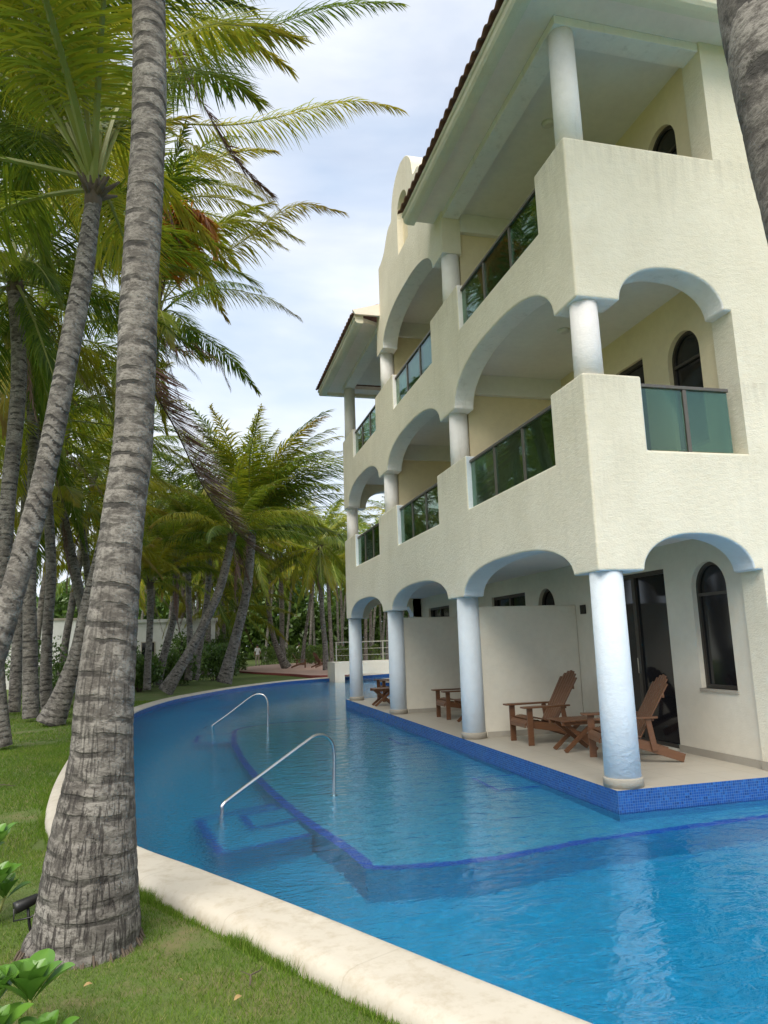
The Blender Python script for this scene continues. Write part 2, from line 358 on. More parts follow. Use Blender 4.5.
def m_bark():
    t = NT('palm_bark'); at = t.n('ShaderNodeAttribute', attribute_name='bark'); v = at.outputs['Vector']
    s = t.n('ShaderNodeSeparateXYZ', {0: v})
    rg = t.n('ShaderNodeAttribute', attribute_name='ring').outputs['Fac']      # 0..1 saw between leaf scars
    hb = t.n('ShaderNodeAttribute', attribute_name='fiss').outputs['Fac']      # more fissures near the base
    big = t.noise(v, 3.2, 5, .65); fine = t.noise(t.scale(v, (22, 22, 38)), 1.6, 5, .7)
    blot = t.noise(t.scale(v, (7, 7, 13)), 1.0, 6, .72, .5)
    col = t.mix(t.ramp(big, [(.3, (0, 0, 0)), (.68, (1, 1, 1))]), (.145, .13, .112), (.29, .268, .238))
    col = t.mix(t.ramp(blot, [(.42, (.78,)*3), (.55, (0, 0, 0))]), col, (.060, .052, .045))
    col = t.mix(t.ramp(fine, [(.36, (.75,)*3), (.52, (0, 0, 0))]), col, (.06, .05, .042))
    pn = t.noise(t.scale(v, (4.5, 4.5, 5.5)), 1.0, 3, .6)
    low = t.math('MULTIPLY', t.math('SUBTRACT', .42, rg), 3.6); low = t.n('ShaderNodeClamp', {0: low}).outputs[0]
    pc = t.n('ShaderNodeClamp', {0: t.math('MULTIPLY', t.math('SUBTRACT', pn, .43), 7.0)}).outputs[0]
    rag = t.n('ShaderNodeClamp', {0: t.math('MULTIPLY', t.math('SUBTRACT', t.math('ADD', low, t.math('MULTIPLY', blot, -.75)), -.08), 4.0)}).outputs[0]
    scar = t.math('MULTIPLY', rag, pc)
    col = t.mix(t.math('MULTIPLY', scar, t.math('MULTIPLY_ADD', hb, -.35, .82)), col, (.022, .019, .017))
    edge = t.n('ShaderNodeClamp', {0: t.math('MULTIPLY', t.math('SUBTRACT', t.math('ABSOLUTE', t.math('SUBTRACT', rg, .5)), .455), 18.0)}).outputs[0]
    col = t.mix(t.math('MULTIPLY', edge, .65), col, (.04, .034, .03))
    fs = t.noise(t.scale(v, (48, 48, 3.5)), 1.0, 4, .6, .6)
    fm = t.math('MULTIPLY', t.ramp(fs, [(.38, (1, 1, 1)), (.47, (0, 0, 0))]), hb)
    col = t.mix(t.math('MULTIPLY', fm, .85), col, (.028, .022, .02))
    h = t.math('MULTIPLY_ADD', fine, .4, t.math('MULTIPLY_ADD', fm, -.8, t.math('MULTIPLY_ADD', blot, .7, t.math('MULTIPLY', scar, -.5))))
    return t.done(t.bsdf(Base_Color=col, Roughness=.9, Normal=t.bump(h, .8, .02)))
M['bark'] = m_bark()

# ================================================================== POOL, LAWN, COPING
WZ = -.215            # water level
POOL = cr([(-2.52,-3.86),(-3.52,-2.03),(-4.14,-.94),(-4.68,0.0),(-5.14,1.2),(-5.40,2.8),(-5.60,4.8),(-5.76,7.5),(-5.76,10.5),(-5.72,14.4),
           (-5.0,18.4),(-3.95,21.4),(-2.4,24.6),(-.36,27.6),(1.3,28.9),(3.0,29.8),(6,31.5),(11,33),(15,31),(16.5,24),(17,10),(16,0),(13.5,-7.5),(8,-9.6),(3,-9.2),(.2,-7.6),(-1.3,-5.9)], 8, True)
n = len(POOL)
_d = np.roll(POOL, -1, 0)-np.roll(POOL, 1, 0); _d /= np.linalg.norm(_d, axis=1)[:, None]
_cen = POOL.mean(0); NRM = np.stack([_d[:, 1], -_d[:, 0]], 1)
if ((POOL-_cen)*NRM).sum() < 0: NRM = -NRM
_seg = np.linalg.norm(np.roll(POOL, -1, 0)-POOL, axis=1); _al = np.concatenate([[0], np.cumsum(_seg)[:-1]])
def ring_mesh(name, prof, mats, kind='structure', wrap_al=True, smooth=True):
    """prof: (offset outward, z) list swept round the pool outline"""
    V = []; F = []; A = []
    for i in range(n):
        for off, z in prof:
            V.append((*(POOL[i]+NRM[i]*off), z)); A.append(_al[i])
    k = len(prof)
    for i in range(n):
        j = (i+1) % n
        for q in range(k-1): F.append((i*k+q, i*k+q+1, j*k+q+1, j*k+q))
    me = bpy.data.meshes.new(name); me.from_pydata(V, [], F); me.update()
    at = me.attributes.new('along', 'FLOAT', 'POINT'); at.data.foreach_set('value', A)
    o = link(name, me, mats, None, smooth); tag(o, kind=kind); return o
ring_mesh('coping', [(.0, -.10), (.0, -.075), (.015, -.063), (.05, -.058), (.33, -.054), (.39, -.062), (.425, -.085), (.44, -.12), (.445, -.17), (.44, -.26)], M['coping'])
ring_mesh('pool_wall', [(.003, -.098), (.003, -.30)], [M['mosaic']], smooth=False)
ring_mesh('pool_wall', [(.003, -.30), (.003, -1.32)], [M['pool_floor']], smooth=False)
# the lawn: one sheet from the coping out past the horizon
R0 = [(.42, -.17), (1.0, -.165), (2.5, -.16), (6, -.15), (14, -.12), (40, -.08), (140, -.05), (900, -.05)]
V = []; F = []
cen = np.array([4.0, 12.0])
for i in range(n):
    for off, z in R0:
        if off <= 1.0: p = POOL[i]+NRM[i]*off
        else:
            b = POOL[i]+NRM[i]*1.0; dd = (b-cen)/np.linalg.norm(b-cen); p = b+dd*(off-1.0)
        V.append((*p, z))
k = len(R0)
for i in range(n):
    j = (i+1) % n
    for q in range(k-1): F.append((i*k+q, i*k+q+1, j*k+q+1, j*k+q))
me = bpy.data.meshes.new('lawn'); me.from_pydata(V, [], F); me.update()
bm = bmesh.new(); bm.from_mesh(me); bmesh.ops.recalc_face_normals(bm, faces=bm.faces); bm.to_mesh(me); bm.free()
tag(link('lawn', me, M['lawn']), kind='structure')
def sheet(name, pts, z, mat, kind='structure'):
    bm = bmesh.new(); f = bm.faces.new([bm.verts.new((p[0], p[1], z)) for p in pts]); f.normal_update()
    if f.normal.z < 0: f.normal_flip()
    bmesh.ops.triangulate(bm, faces=bm.faces)
    o = obj(name, bm, mat); tag(o, kind=kind); return o
sheet('pool_floor', POOL, -1.30, M['pool_floor'])
sheet('water', [POOL[i]+NRM[i]*.002 for i in range(n)], WZ, M['water'])

def raised(name, pts, z, rim=None, rw=.11, matt='pool_shelf', zb=-1.299, kind='structure'):
    bm = bmesh.new(); prism(bm, pts, zb, z, 2, 1)
    if rim:
        q = np.array([pts[i] for i in rim], float); d = np.gradient(q, axis=0); d /= np.linalg.norm(d, axis=1)[:, None]
        nn = np.stack([-d[:, 1], d[:, 0]], 1); c = np.array(pts, float).mean(0)
        if ((c-q)*nn).sum() < 0: nn = -nn
        a = [bm.verts.new((*p, z+.004)) for p in q-nn*.003]; b = [bm.verts.new((*p, z+.004)) for p in q+nn*rw]
        for i in range(len(q)-1):
            f = bm.faces.new((a[i], a[i+1], b[i+1], b[i])); f.material_index = 0
            f.normal_update()
            if f.normal.z < 0: f.normal_flip()
    bmesh.ops.triangulate(bm, faces=[f for f in bm.faces if len(f.verts) > 4])
    o = obj(name, bm, [M['mosaic_top'], M[matt], M['pool_floor']]); tag(o, kind=kind); return o
rimp = np.array([(15, -.44), (7, -.44), (1.47, -.42), (-.52, -.52), (-1.62, -.72), (-2.16, -.71), (-2.6, -.64)])
rimp = np.concatenate([rimp, cr([(-2.77, -.55), (-2.86, .15), (-3.07, 1.32), (-3.28, 3.09), (-3.44, 5.23), (-3.49, 7.6), (-3.44, 9.1), (-3.30, 10.3), (-2.67, 11.0), (-2.0, 11.2), (.3, 11.2)], 6)])
sh = [tuple(p) for p in rimp] + [(.3, .3), (15, .3)]
raised('pool_shelf', sh, -.55, rim=list(range(len(rimp))))
raised('pool_steps', [(-3.02,.80),(-3.97,.46),(-4.18,1.92),(-3.25,2.4)], -.68, rim=[0,1,2,3], rw=.10, matt='pool_floor')
raised('pool_steps', [(-3.04,1.42),(-3.61,1.2),(-3.69,1.9),(-3.16,2.15)], -.62, rim=[0,1,2,3], rw=.09, matt='pool_floor')
raised('pool_steps', [(-3.46,8.15),(-4.21,8.52),(-4.13,9.83),(-3.42,9.8)], -.70, rim=[0,1,2,3], rw=.10, matt='pool_floor')
for y in (1.75, 6.2, 10.2):
    raised('pool_ledge', [(.02,y),(-.60,y),(-.60,y+.85),(.02,y+.85)], -.40, rim=[0,1,2,3], rw=.05, zb=-.549)

# pink walkway beyond the pool and its kerb
pw = cr([tuple(onz(231, 670.6, -.03)[:2]), tuple(onz(255, 672.2, -.03)[:2]), tuple(onz(290, 673.8, -.03)[:2]), tuple(onz(330, 675.2, -.03)[:2]), (9,36.5),(16,38)], 6)
poly = [tuple(p) for p in pw]+[(22,60),(4,60),(1.0,57),(-1.6,50)]
bm = bmesh.new(); prism(bm, poly, -.2, -.05, 0); bmesh.ops.triangulate(bm, faces=[f for f in bm.faces if len(f.verts) > 4])
tag(obj('walkway', bm, M['paving']), kind='structure')
bm = bmesh.new(); m_ = len(pw)
for i in range(m_-1):
    a, b = pw[i], pw[i+1]; q = np.array([0, -.25])
    v = [bm.verts.new(p) for p in ((*a, -.02), (*b, -.02), (*(b+q), -.02), (*(a+q), -.02))]; bm.faces.new(v[::-1])
    v = [bm.verts.new(p) for p in ((*(a+q), -.02), (*(b+q), -.02), (*(b+q), -.3), (*(a+q), -.3))]; bm.faces.new(v[::-1])
    v = [bm.verts.new(p) for p in ((*a, -.02), (*b, -.02), (*b, -.055), (*a, -.055))]; bm.faces.new(v)
tag(obj('walkway_kerb', bm, M['brick_kerb']), kind='structure')

# ================================================================== HOTEL
H = empty('hotel_building', (0, 0, 0))
tag(H, 'cream stucco three-storey hotel with arched balconies and pale blue columns standing in the pool', 'building')
T = .36
def poly_wall(bm, outline, axis='y', org=0.0, t=T, skip=(), matof=None, corner=False, front_mi=0):
    """outline: (s,z) points; outer face at org, thickness t inward (+)"""
    def P(s, z, inner):
        s2 = max(s, T) if (inner and corner) else s
        d = org + (t if inner else 0.0)
        return (d, s2, z) if axis == 'y' else (s2, d, z)
    A = [bm.verts.new(P(s, z, False)) for s, z in outline]; B = [bm.verts.new(P(s, z, True)) for s, z in outline]
    bm.faces.new(A).material_index = front_mi; bm.faces.new(B[::-1]).material_index = front_mi
    N = len(outline)
    for i in range(N):
        if i in skip: continue
        j = (i+1) % N
        f = bm.faces.new((A[i], B[i], B[j], A[j])); f.material_index = matof(outline[i], outline[j]) if matof else 0
def arch(s0, s1, zs, zt, k=30, p=2.5, q=2.0):
    out = []; c = (s0+s1)/2; h = (s1-s0)/2
    for i in range(k+1):
        a = math.pi*(1-i/k); u = math.cos(a); w = math.sin(a)
        x = math.copysign(abs(u)**(2/p), u); z = abs(w)**(2/q)
        out.append((c+h*x, zs+(zt-zs)*z))
    return out
def band(name, bots, tops, axis, org=0.0, corner=False, capend=True, cap0=False, mats=None, zmid=None, bev=.028):
    bm = bmesh.new(); out = list(bots) + list(tops)[::-1]
    N = len(out); skip = set()
    if corner or not cap0: skip.add(N-1)
    if not capend: skip.add(len(bots)-1)
    zsp = min(z for s, z in bots)
    def mo(a, b):
        if abs(a[0]-b[0]) < 1e-6: return 1 if (max(a[1], b[1]) > zsp+.9 and not (a[0] < 1e-3)) else 0
        return 1 if (a in botset and b in botset) else 0
    botset = set(bots)
    poly_wall(bm, out, axis, org, T, skip, mo, corner)
    return bm
def finish_wall(name, bms, mats, bev=.028):
    bm = bmesh.new()
    for b in bms:
        me = bpy.data.meshes.new('tmp'); b.to_mesh(me); b.free(); bm.from_mesh(me); bpy.data.meshes.remove(me)
    bmesh.ops.remove_doubles(bm, verts=bm.verts, dist=.0005)
    bmesh.ops.recalc_face_normals(bm, faces=bm.faces)
    return obj(name, bm, mats, H, bevel=bev, seg=3)
YC = [.2, 4.51, 9.11, 13.52]
def tops(stub, sill):
    return [(0, stub), (.8, stub), (.8, sill), (3.75, sill), (3.75, stub), (5.22, stub), (5.22, sill), (7.99, sill), (7.99, stub), (9.63, stub), (9.63, sill), (12.3, sill), (12.3, stub), (13.72, stub)]
# storey 1-2 band
b1 = [(0, 2.25)] + arch(.56, 4.15, 2.25, 2.69) + arch(4.92, 8.68, 2.25, 2.69) + arch(9.48, 13.13, 2.25, 2.69) + [(13.72, 2.25)]
L1 = band('w', b1, tops(4.5, 3.62), 'y', corner=True)
S1 = band('w', [(0, 2.25)] + arch(.57, 1.99, 2.25, 2.66, p=2.2) + [(2.10, 2.25)], [(0, 4.5), (.75, 4.5), (.75, 3.62), (2.10, 3.62)], 'x', corner=True, capend=False)
w1 = finish_wall('balcony_wall', [L1, S1], [M['cream'], M['blue_paint']])
b2 = [(0, 5.42)] + arch(.56, 4.15, 5.42, 6.10) + arch(4.92, 8.68, 5.42, 5.97) + arch(9.48, 13.13, 5.42, 5.97) + [(13.72, 5.42)]
L2 = band('w', b2, tops(7.48, 6.67), 'y', corner=True)
S2 = band('w', [(0, 5.42)] + arch(.57, 1.99, 5.42, 5.89, p=2.2) + [(2.10, 5.42)], [(0, 7.48), (2.10, 7.48)], 'x', corner=True, capend=False)
w2 = finish_wall('balcony_wall', [L2, S2], [M['cream'], M['white_paint']])
# gable over the middle bay, with a blind arched niche
gt = [(4.34, 9.6), (4.62, 9.6), (4.62, 10.50)] + [tuple(p) for p in cr([(4.85, 10.52), (5.15, 10.62), (5.42, 10.86), (5.60, 10.98), (5.86, 11.0), (5.93, 11.15), (5.98, 11.36), (6.12, 11.58), (6.38, 11.77), (6.75, 11.86)], 4)]
gt = gt + [(13.5-s, z) for s, z in gt[::-1][1:]]
gt = [(min(s, 9.28), z) for s, z in gt]
n0, n1_ = 6.36, 7.14
gb = [(4.34, 8.4)] + arch(4.92, 8.70, 8.4, 9.02) + [(9.28, 8.4)]
def zat(prof, s):
    for a, b in zip(prof, prof[1:]):
        if a[0] <= s <= b[0] and b[0] > a[0]: return a[1]+(b[1]-a[1])*(s-a[0])/(b[0]-a[0])
def cut(prof, s0, s1):
    r = [p for p in prof if s0 < p[0] < s1]
    return ([(s0, zat(prof, s0))] if s0 > prof[0][0] else [p for p in prof if p[0] <= s0]) + r + ([(s1, zat(prof, s1))] if s1 < prof[-1][0] else [p for p in prof if p[0] >= s1])
bm = bmesh.new()
def gmat(a, b): return 1 if (a[1] < 9.05 and b[1] < 9.05 and abs(a[0]-b[0]) > 1e-6) else 0
pcs = [(4.34, n0), (n1_, 9.28)]
for s0, s1 in pcs:
    lo = cut(gb, s0, s1); hi = cut(gt, s0, s1); out = lo + hi[::-1]; sk = set()
    if s0 > 4.4: sk.add(len(out)-1)
    if s1 < 9.2: sk.add(len(lo)-1)
    poly_wall(bm, out, 'y', 0, T, sk, gmat)
lo = cut(gb, n0, n1_); out = lo + [(n1_, 9.9), (n0, 9.9)]
poly_wall(bm, out, 'y', 0, T, {len(lo)-1, len(out)-1}, gmat)
na = arch(n0, n1_, 10.75, 11.15, 16, 2, 2)
na[0] = (n0, 10.75); na[-1] = (n1_, 10.75)
hi = cut(gt, n0, n1_); out = na + hi[::-1]
poly_wall(bm, out, 'y', 0, T, {len(na)-1, len(out)-1}, gmat)
for s in (n0, n1_):    # niche cheeks
    v = [bm.verts.new(p) for p in ((0, s, 9.9), (T, s, 9.9), (T, s, 10.75), (0, s, 10.75))]; bm.faces.new(v)
bmesh.ops.remove_doubles(bm, verts=bm.verts, dist=.0005); bmesh.ops.recalc_face_normals(bm, faces=bm.faces)
gable = obj('gable', bm, [M['cream'], M['white_paint']], H, bevel=.03, seg=3)
bm = bmesh.new(); box(bm, (.14, n0-.001, 9.88), (.30, n1_+.001, 11.2))
obj('niche', bm, M['yellow'], gable)

# columns
def column(x, y, z0, z1, r, mat, base=None, sq=None):
    bm = bmesh.new(); prof = [(r*1.02, 0), (r, .4*(z1-z0)), (r*.965, z1-z0+.02)]
    lathe(bm, (x, y, z0), prof, 40)
    c = obj('column', bm, mat, H)
    if base:
        bm = bmesh.new(); lathe(bm, (x, y, z0), [(r+.022, 0), (r+.022, .085), (r+.018, .095), (r+.004, .10)], 40)
        obj('column_base', bm, M['stone_trim'], c)
    return c
for y in YC:
    column(.2, y, 0.0, 2.25, .185, M['blue_paint'], True)
    column(.2, y, 4.49, 5.42, .165, M['white_paint'])
column(.2, YC[0], 7.47, 9.085, .165, M['white_paint'])
for y in (YC[1], YC[2]): column(.2, y, 7.47, 8.4, .165, M['white_paint'])
column(.2, YC[3], 7.47, 9.085, .165, M['white_paint'])

# right-hand solid wall, inner walls, slabs
bm = bmesh.new(); box(bm, (2.10, 0, -1.0), (9.5, T, 9.4)); obj('end_wall', bm, M['cream'], H)
def holed(bm, s0, s1, z0, z1, ops, axis, org, t):
    """wall s0..s1 with openings (a, b, zbot, spring, ztop)"""
    cur = s0; ops = sorted(ops)
    for a, b, zb, zs, zt in ops:
        poly_wall(bm, [(cur, z0), (a, z0), (a, z1), (cur, z1)], axis, org, t)
        if zb > z0+.001: poly_wall(bm, [(a, z0), (b, z0), (b, zb), (a, zb)], axis, org, t)
        top = arch(a, b, zs, zt, 24, 2, 2) if zt > zs else [(a, zs), (b, zs)]
        poly_wall(bm, top + [(b, z1), (a, z1)], axis, org, t)
        cur = b
    poly_wall(bm, [(cur, z0), (s1, z0), (s1, z1), (cur, z1)], axis, org, t)
XB = 2.14; FL = [0.0, 3.13, 6.22]; CE = [2.78, 6.13, 9.2]
bayy = [0.0, 4.5, 9.05]
for lv in range(3):
    f = FL[lv]; ops = []
    for yb in bayy:
        ops.append((yb+.68, yb+1.34, f+.86, f+2.12, f+2.46)); ops.append((yb+1.90, yb+3.6, f+.02, f+2.46, f+2.46))
    bm = bmesh.new(); holed(bm, T, 13.36, f, CE[lv], ops, 'y', XB, .2)
    bmesh.ops.recalc_face_normals(bm, faces=bm.faces)
    obj('back_wall', bm, M['cream_flat'] if lv == 0 else M['yellow'], H)
    for yb in bayy:
        a, b = yb+.68, yb+1.34
        wbm = bmesh.new(); pr = [(a, f+.86)] + arch(a, b, f+2.12, f+2.46, 24, 2, 2) + [(b, f+.86)]
        x = XB+.10
        path = [(x, s, z) for s, z in pr] + [(x, pr[0][0], pr[0][1])]
        # frame: inner/outer outline band
        c = ((a+b)/2, f+1.7)
        for (s0, z0), (s1, z1) in zip(pr, pr[1:]+pr[:1]):
            ins = lambda s, z: (s+(c[0]-s)*.13, z+(c[1]-z)*.055)
            i0, i1 = ins(s0, z0), ins(s1, z1)
            v = [wbm.verts.new(p) for p in ((x-.03, s0, z0), (x-.03, s1, z1), (x-.03, *i1), (x-.03, *i0))]
            w = [wbm.verts.new(p) for p in ((x+.02, s0, z0), (x+.02, s1, z1), (x+.02, *i1), (x+.02, *i0))]
            wbm.faces.new(v); wbm.faces.new((v[3], v[2], w[2], w[3])); wbm.faces.new((v[0], v[1], w[1], w[0]))
        box(wbm, (x-.032, a+.02, f+2.03), (x+.015, b-.02, f+2.07))
        wi = obj('arched_window', wbm, M['bronze'], H)
        gbm = bmesh.new(); gbm.faces.new([gbm.verts.new((x, s, z)) for s, z in pr]); obj('pane', gbm, M['dark_glass'], wi)
        sbm = bmesh.new(); box(sbm, (XB-.02, a-.02, f+.82), (x-.03, b+.02, f+.86)); obj('sill', sbm, M['stone_trim'], wi)
        a, b = yb+1.9, yb+3.6
        dbm = bmesh.new(); x = XB+.09
        for s0, s1, z0, z1 in ((a, a+.05, f+.02, f+2.46), (b-.05, b, f+.02, f+2.46), (a+.05, b-.05, f+2.40, f+2.46), (a+.05, b-.05, f+.02, f+.07), ((a+b)/2-.04, (a+b)/2+.04, f+.07, f+2.40)):
            box(dbm, (x-.04, s0, z0), (x+.04, s1, z1))
        d = obj('sliding_door', dbm, M['bronze'], H)
        for s0, s1, dx in ((a+.05, (a+b)/2-.04, 0), ((a+b)/2+.04, b-.05, .015)):
            gbm = bmesh.new(); gbm.faces.new([gbm.verts.new((x+dx, s, z)) for s, z in ((s0, f+.07), (s1, f+.07), (s1, f+2.4), (s0, f+2.4))]); obj('pane', gbm, M['dark_glass'], d)
        hb = bmesh.new(); box(hb, (x-.065, (a+b)/2-.012, f+1.0), (x-.041, (a+b)/2+.012, f+1.22)); obj('handle', hb, M['steel'], d)
# skirting along the ground floor wall
bm = bmesh.new(); box(bm, (XB-.02, T, 0), (XB-.002, 1.9, .09)); box(bm, (XB-.02, 3.6, 0), (XB-.002, 4.40, .09)); box(bm, (2.085, -.018, -.0), (9.5, -.002, .10)); box(bm, (2.082, -.018, 0), (2.098, T, .10))
obj('skirting', bm, M['stone_trim'], H)
# jamb return between front wall and back wall
# floor slabs / ceilings
for z0, z1, mat in ((2.78, 3.13, 'ceiling'), (6.13, 6.22, 'ceiling'), (9.2, 9.35, 'ceiling')):
    bm = bmesh.new(); box(bm, (T, T, z0), (9.5, 13.36, z1)); obj('floor_slab', bm, M[mat], H)
# inner mass so nothing shows behind the glass
bm = bmesh.new(); box(bm, (XB+.28, T+.01, -1.4), (9.4, 13.3, 9.19)); obj('inner_wall', bm, M['interior'], H)
bm = bmesh.new(); box(bm, (XB+.2, 13.36, -1.4), (9.5, 13.72, 9.35)); box(bm, (9.3, T, -1.4), (9.5, 13.36, 9.35)); obj('rear_wall', bm, M['cream'], H)
# far end walls with arches
for lv, (z0, zs, zt, z1) in enumerate(((2.25, 2.25, 2.69, 4.5), (5.42, 5.42, 5.95, 7.48))):
    bm = bmesh.new(); out = [(T, z0)] + arch(.57, 1.89, zs, zt, p=2.2) + [(XB, z0), (XB, z1), (T, z1)]
    poly_wall(bm, out, 'x', 13.36, T, (), lambda a, b: 1 if (a[1] < z1-.5 and b[1] < z1-.5) else 0)
    bmesh.ops.recalc_face_normals(bm, faces=bm.faces); obj('end_parapet', bm, [M['cream'], M['blue_paint']], H)
bm = bmesh.new(); box(bm, (1.89, 13.36, 0), (XB+.2, 13.72, 9.2)); obj('end_pier', bm, M['cream'], H)
# party walls
for y in (4.42, 9.02):
    bm = bmesh.new(); box(bm, (.34, y, 0), (XB, y+.14, 2.10)); o = obj('partition_wall', bm, M['cream_flat'], H, bevel=.02)
    bm = bmesh.new(); box(bm, (.40, y-.014, 0), (XB-.02, y-.002, .09)); obj('skirting', bm, M['stone_trim'], o)
    for lv in (1, 2):
        bm = bmesh.new(); box(bm, (T+.002, y+.01, FL[lv]), (XB, y+.17, CE[lv]-.001)); o = obj('partition_wall', bm, M['yellow'], H)
        bm = bmesh.new(); box(bm, (T+.002, y-.09, CE[lv]-.36), (XB-.002, y+.008, CE[lv]-.002)); obj('beam', bm, M['ceiling'], o)
# top storey beams
bm = bmesh.new(); box(bm, (.03, .03, 9.08), (.33, 4.335, 9.199)); box(bm, (.33, .03, 9.08), (2.098, .33, 9.199)); obj('beam', bm, M['white_paint'], H)
bm = bmesh.new(); box(bm, (.03, 9.29, 9.08), (.33, 13.69, 9.199)); obj('beam', bm, M['white_paint'], H)
# balcony railings
def railing(p0, p1, z0, zr, npost):
    p0 = Vector(p0); p1 = Vector(p1); d = (p1-p0); Ln = d.length; d.normalize(); nn = Vector((-d.y, d.x, 0))
    def seg(bm, a, b, za, zb, w):
        A = p0+d*a; B = p0+d*b
        v = []
        for z in (za, zb):
            for P, sgn in ((A, -1), (B, -1), (B, 1), (A, 1)): q = P+nn*sgn*w; v.append(bm.verts.new((q.x, q.y, z)))
        for f in ((3,2,1,0),(4,5,6,7),(0,1,5,4),(1,2,6,5),(2,3,7,6),(3,0,4,7)): bm.faces.new([v[i] for i in f])
    bm = bmesh.new(); seg(bm, 0, Ln, zr-.045, zr, .03)
    r = obj('balcony_railing', bm, M['rail_dark'], H, bevel=.008)
    cuts = [0] + [Ln*(i+1)/(npost+1) for i in range(npost)] + [Ln]
    for c in cuts[1:-1]:
        bm = bmesh.new(); seg(bm, c-.024, c+.024, z0+.001, zr-.046, .022); obj('post', bm, M['rail_dark'], r)
    for a, b in zip(cuts, cuts[1:]):
        bm = bmesh.new(); seg(bm, a+.03 if a else a+.012, b-.03 if b < Ln else b-.012, z0+.03, zr-.047, .005); obj('glass_pane', bm, M['green_glass'], r)
M['rail_dark'] = simple('dark_champagne_rail', (.14, .125, .105), .35, .5)
for z0, zr, in ((3.62, 4.42), (6.67, 7.40)):
    for a, b in ((.8, 3.75), (5.22, 7.99), (9.63, 12.3)): railing((.09, a+.003, 0), (.09, b-.003, 0), z0, zr, 2)
railing((.755, .10, 0), (1.98, .10, 0), 3.62, 4.44, 1)
# ceiling lamps
for px, py, z in ((548, 123, 9.2), (563.7, 330, 6.13)):
    p = onz(px, py, z); bm = bmesh.new(); lathe(bm, (p[0], p[1], z-.05), [(.05, 0), (.09, .02), (.10, .05)], 20); o = obj('ceiling_lamp', bm, M['lamp_glass'], H)
# small plaque on the ground floor wall
bm = bmesh.new(); box(bm, (XB-.03, 4.08, 1.93), (XB-.002, 4.24, 2.08)); obj('wall_plate', bm, M['black'], H, bevel=.005)

# eaves, soffit and roof
def eave(pts_out, z0, z1, mat): 
    bm = bmesh.new(); prism(bm, pts_out, z0, z1); bmesh.ops.triangulate(bm, faces=[f for f in bm.faces if len(f.verts) > 4]); return bm
E0 = .56
bm = bmesh.new()
prism(bm, [(-E0,-E0),(9.5,-E0),(9.5,.029),(.029,.029),(.029,4.33),(-.003,4.75),(-E0,4.75)], 9.20, 9.30)
ef = obj('eave', bm, M['soffit'], H)
bm = bmesh.new()
def molding(bm, path, prof):
    rings = []
    for i, p in enumerate(path):
        p = Vector(p); a = Vector(path[max(i-1, 0)]); b = Vector(path[min(i+1, len(path)-1)])
        if 0 < i < len(path)-1:
            d1 = (p-a).normalized(); d2 = (b-p).normalized(); n1v = Vector((d1.y, -d1.x)); n2v = Vector((d2.y, -d2.x)); m = (n1v+n2v); m = m/(m.dot(n1v))
        else: d = (b-a).normalized(); m = Vector((d.y, -d.x))
        rings.append([bm.verts.new((p.x+m.x*o, p.y+m.y*o, z)) for o, z in prof])
    for a, b in zip(rings, rings[1:]):
        for k in range(len(prof)): 
            k2 = (k+1) % len(prof); bm.faces.new((a[k], a[k2], b[k2], b[k]))
    bm.faces.new(rings[0]); bm.faces.new(rings[-1][::-1])
MP = [(0, 9.17), (.0, 9.12), (.10, 9.115), (.17, 9.13), (.20, 9.17), (.205, 9.24), (.23, 9.25), (.23, 9.31), (.0, 9.31)]
# offsets are measured outward from x/y = -.5
molding(bm, [(-.38, 4.75), (-.38, -.38), (9.5, -.38)], [(-o, z) for o, z in MP]); bmesh.ops.recalc_face_normals(bm, faces=bm.faces)
if True:
    xs = [v.co.x for v in bm.verts]
    if min(xs) > -.5:
        bm.clear(); molding(bm, [(-.38, 4.75), (-.38, -.38), (9.5, -.38)], MP); bmesh.ops.recalc_face_normals(bm, faces=bm.faces)
obj('fascia', bm, M['cream'], ef)
bm = bmesh.new(); prism(bm, [(-E0,9.0),(.029,9.29),(.029,13.75),(9.5,13.75),(9.5,14.35),(-E0,14.35)], 9.20, 9.30)
ef2 = obj('eave', bm, M['soffit'], H)
bm = bmesh.new(); molding(bm, [(9.5, 14.2), (-.38, 14.2), (-.38, 9.0)], [(-o, z) for o, z in MP])
if min(v.co.x for v in bm.verts) > -.5: bm.clear(); molding(bm, [(9.5, 14.2), (-.38, 14.2), (-.38, 9.0)], MP)
bmesh.ops.recalc_face_normals(bm, faces=bm.faces); obj('fascia', bm, M['cream'], ef2)
bm = bmesh.new(); v_ = [(-.60, 9.30), (.0, 9.30), (.0, 9.60), (-.66, 9.40)]
a_ = [bm.verts.new((x, 8.90, z)) for x, z in v_]; b_ = [bm.verts.new((x, 8.975, z)) for x, z in v_]
bm.faces.new(a_); bm.faces.new(b_[::-1])
for k in range(4): bm.faces.new((a_[k], b_[k], b_[(k+1) % 4], a_[(k+1) % 4]))
bmesh.ops.recalc_face_normals(bm, faces=bm.faces); obj('barge_board', bm, M['soffit'], ef2)
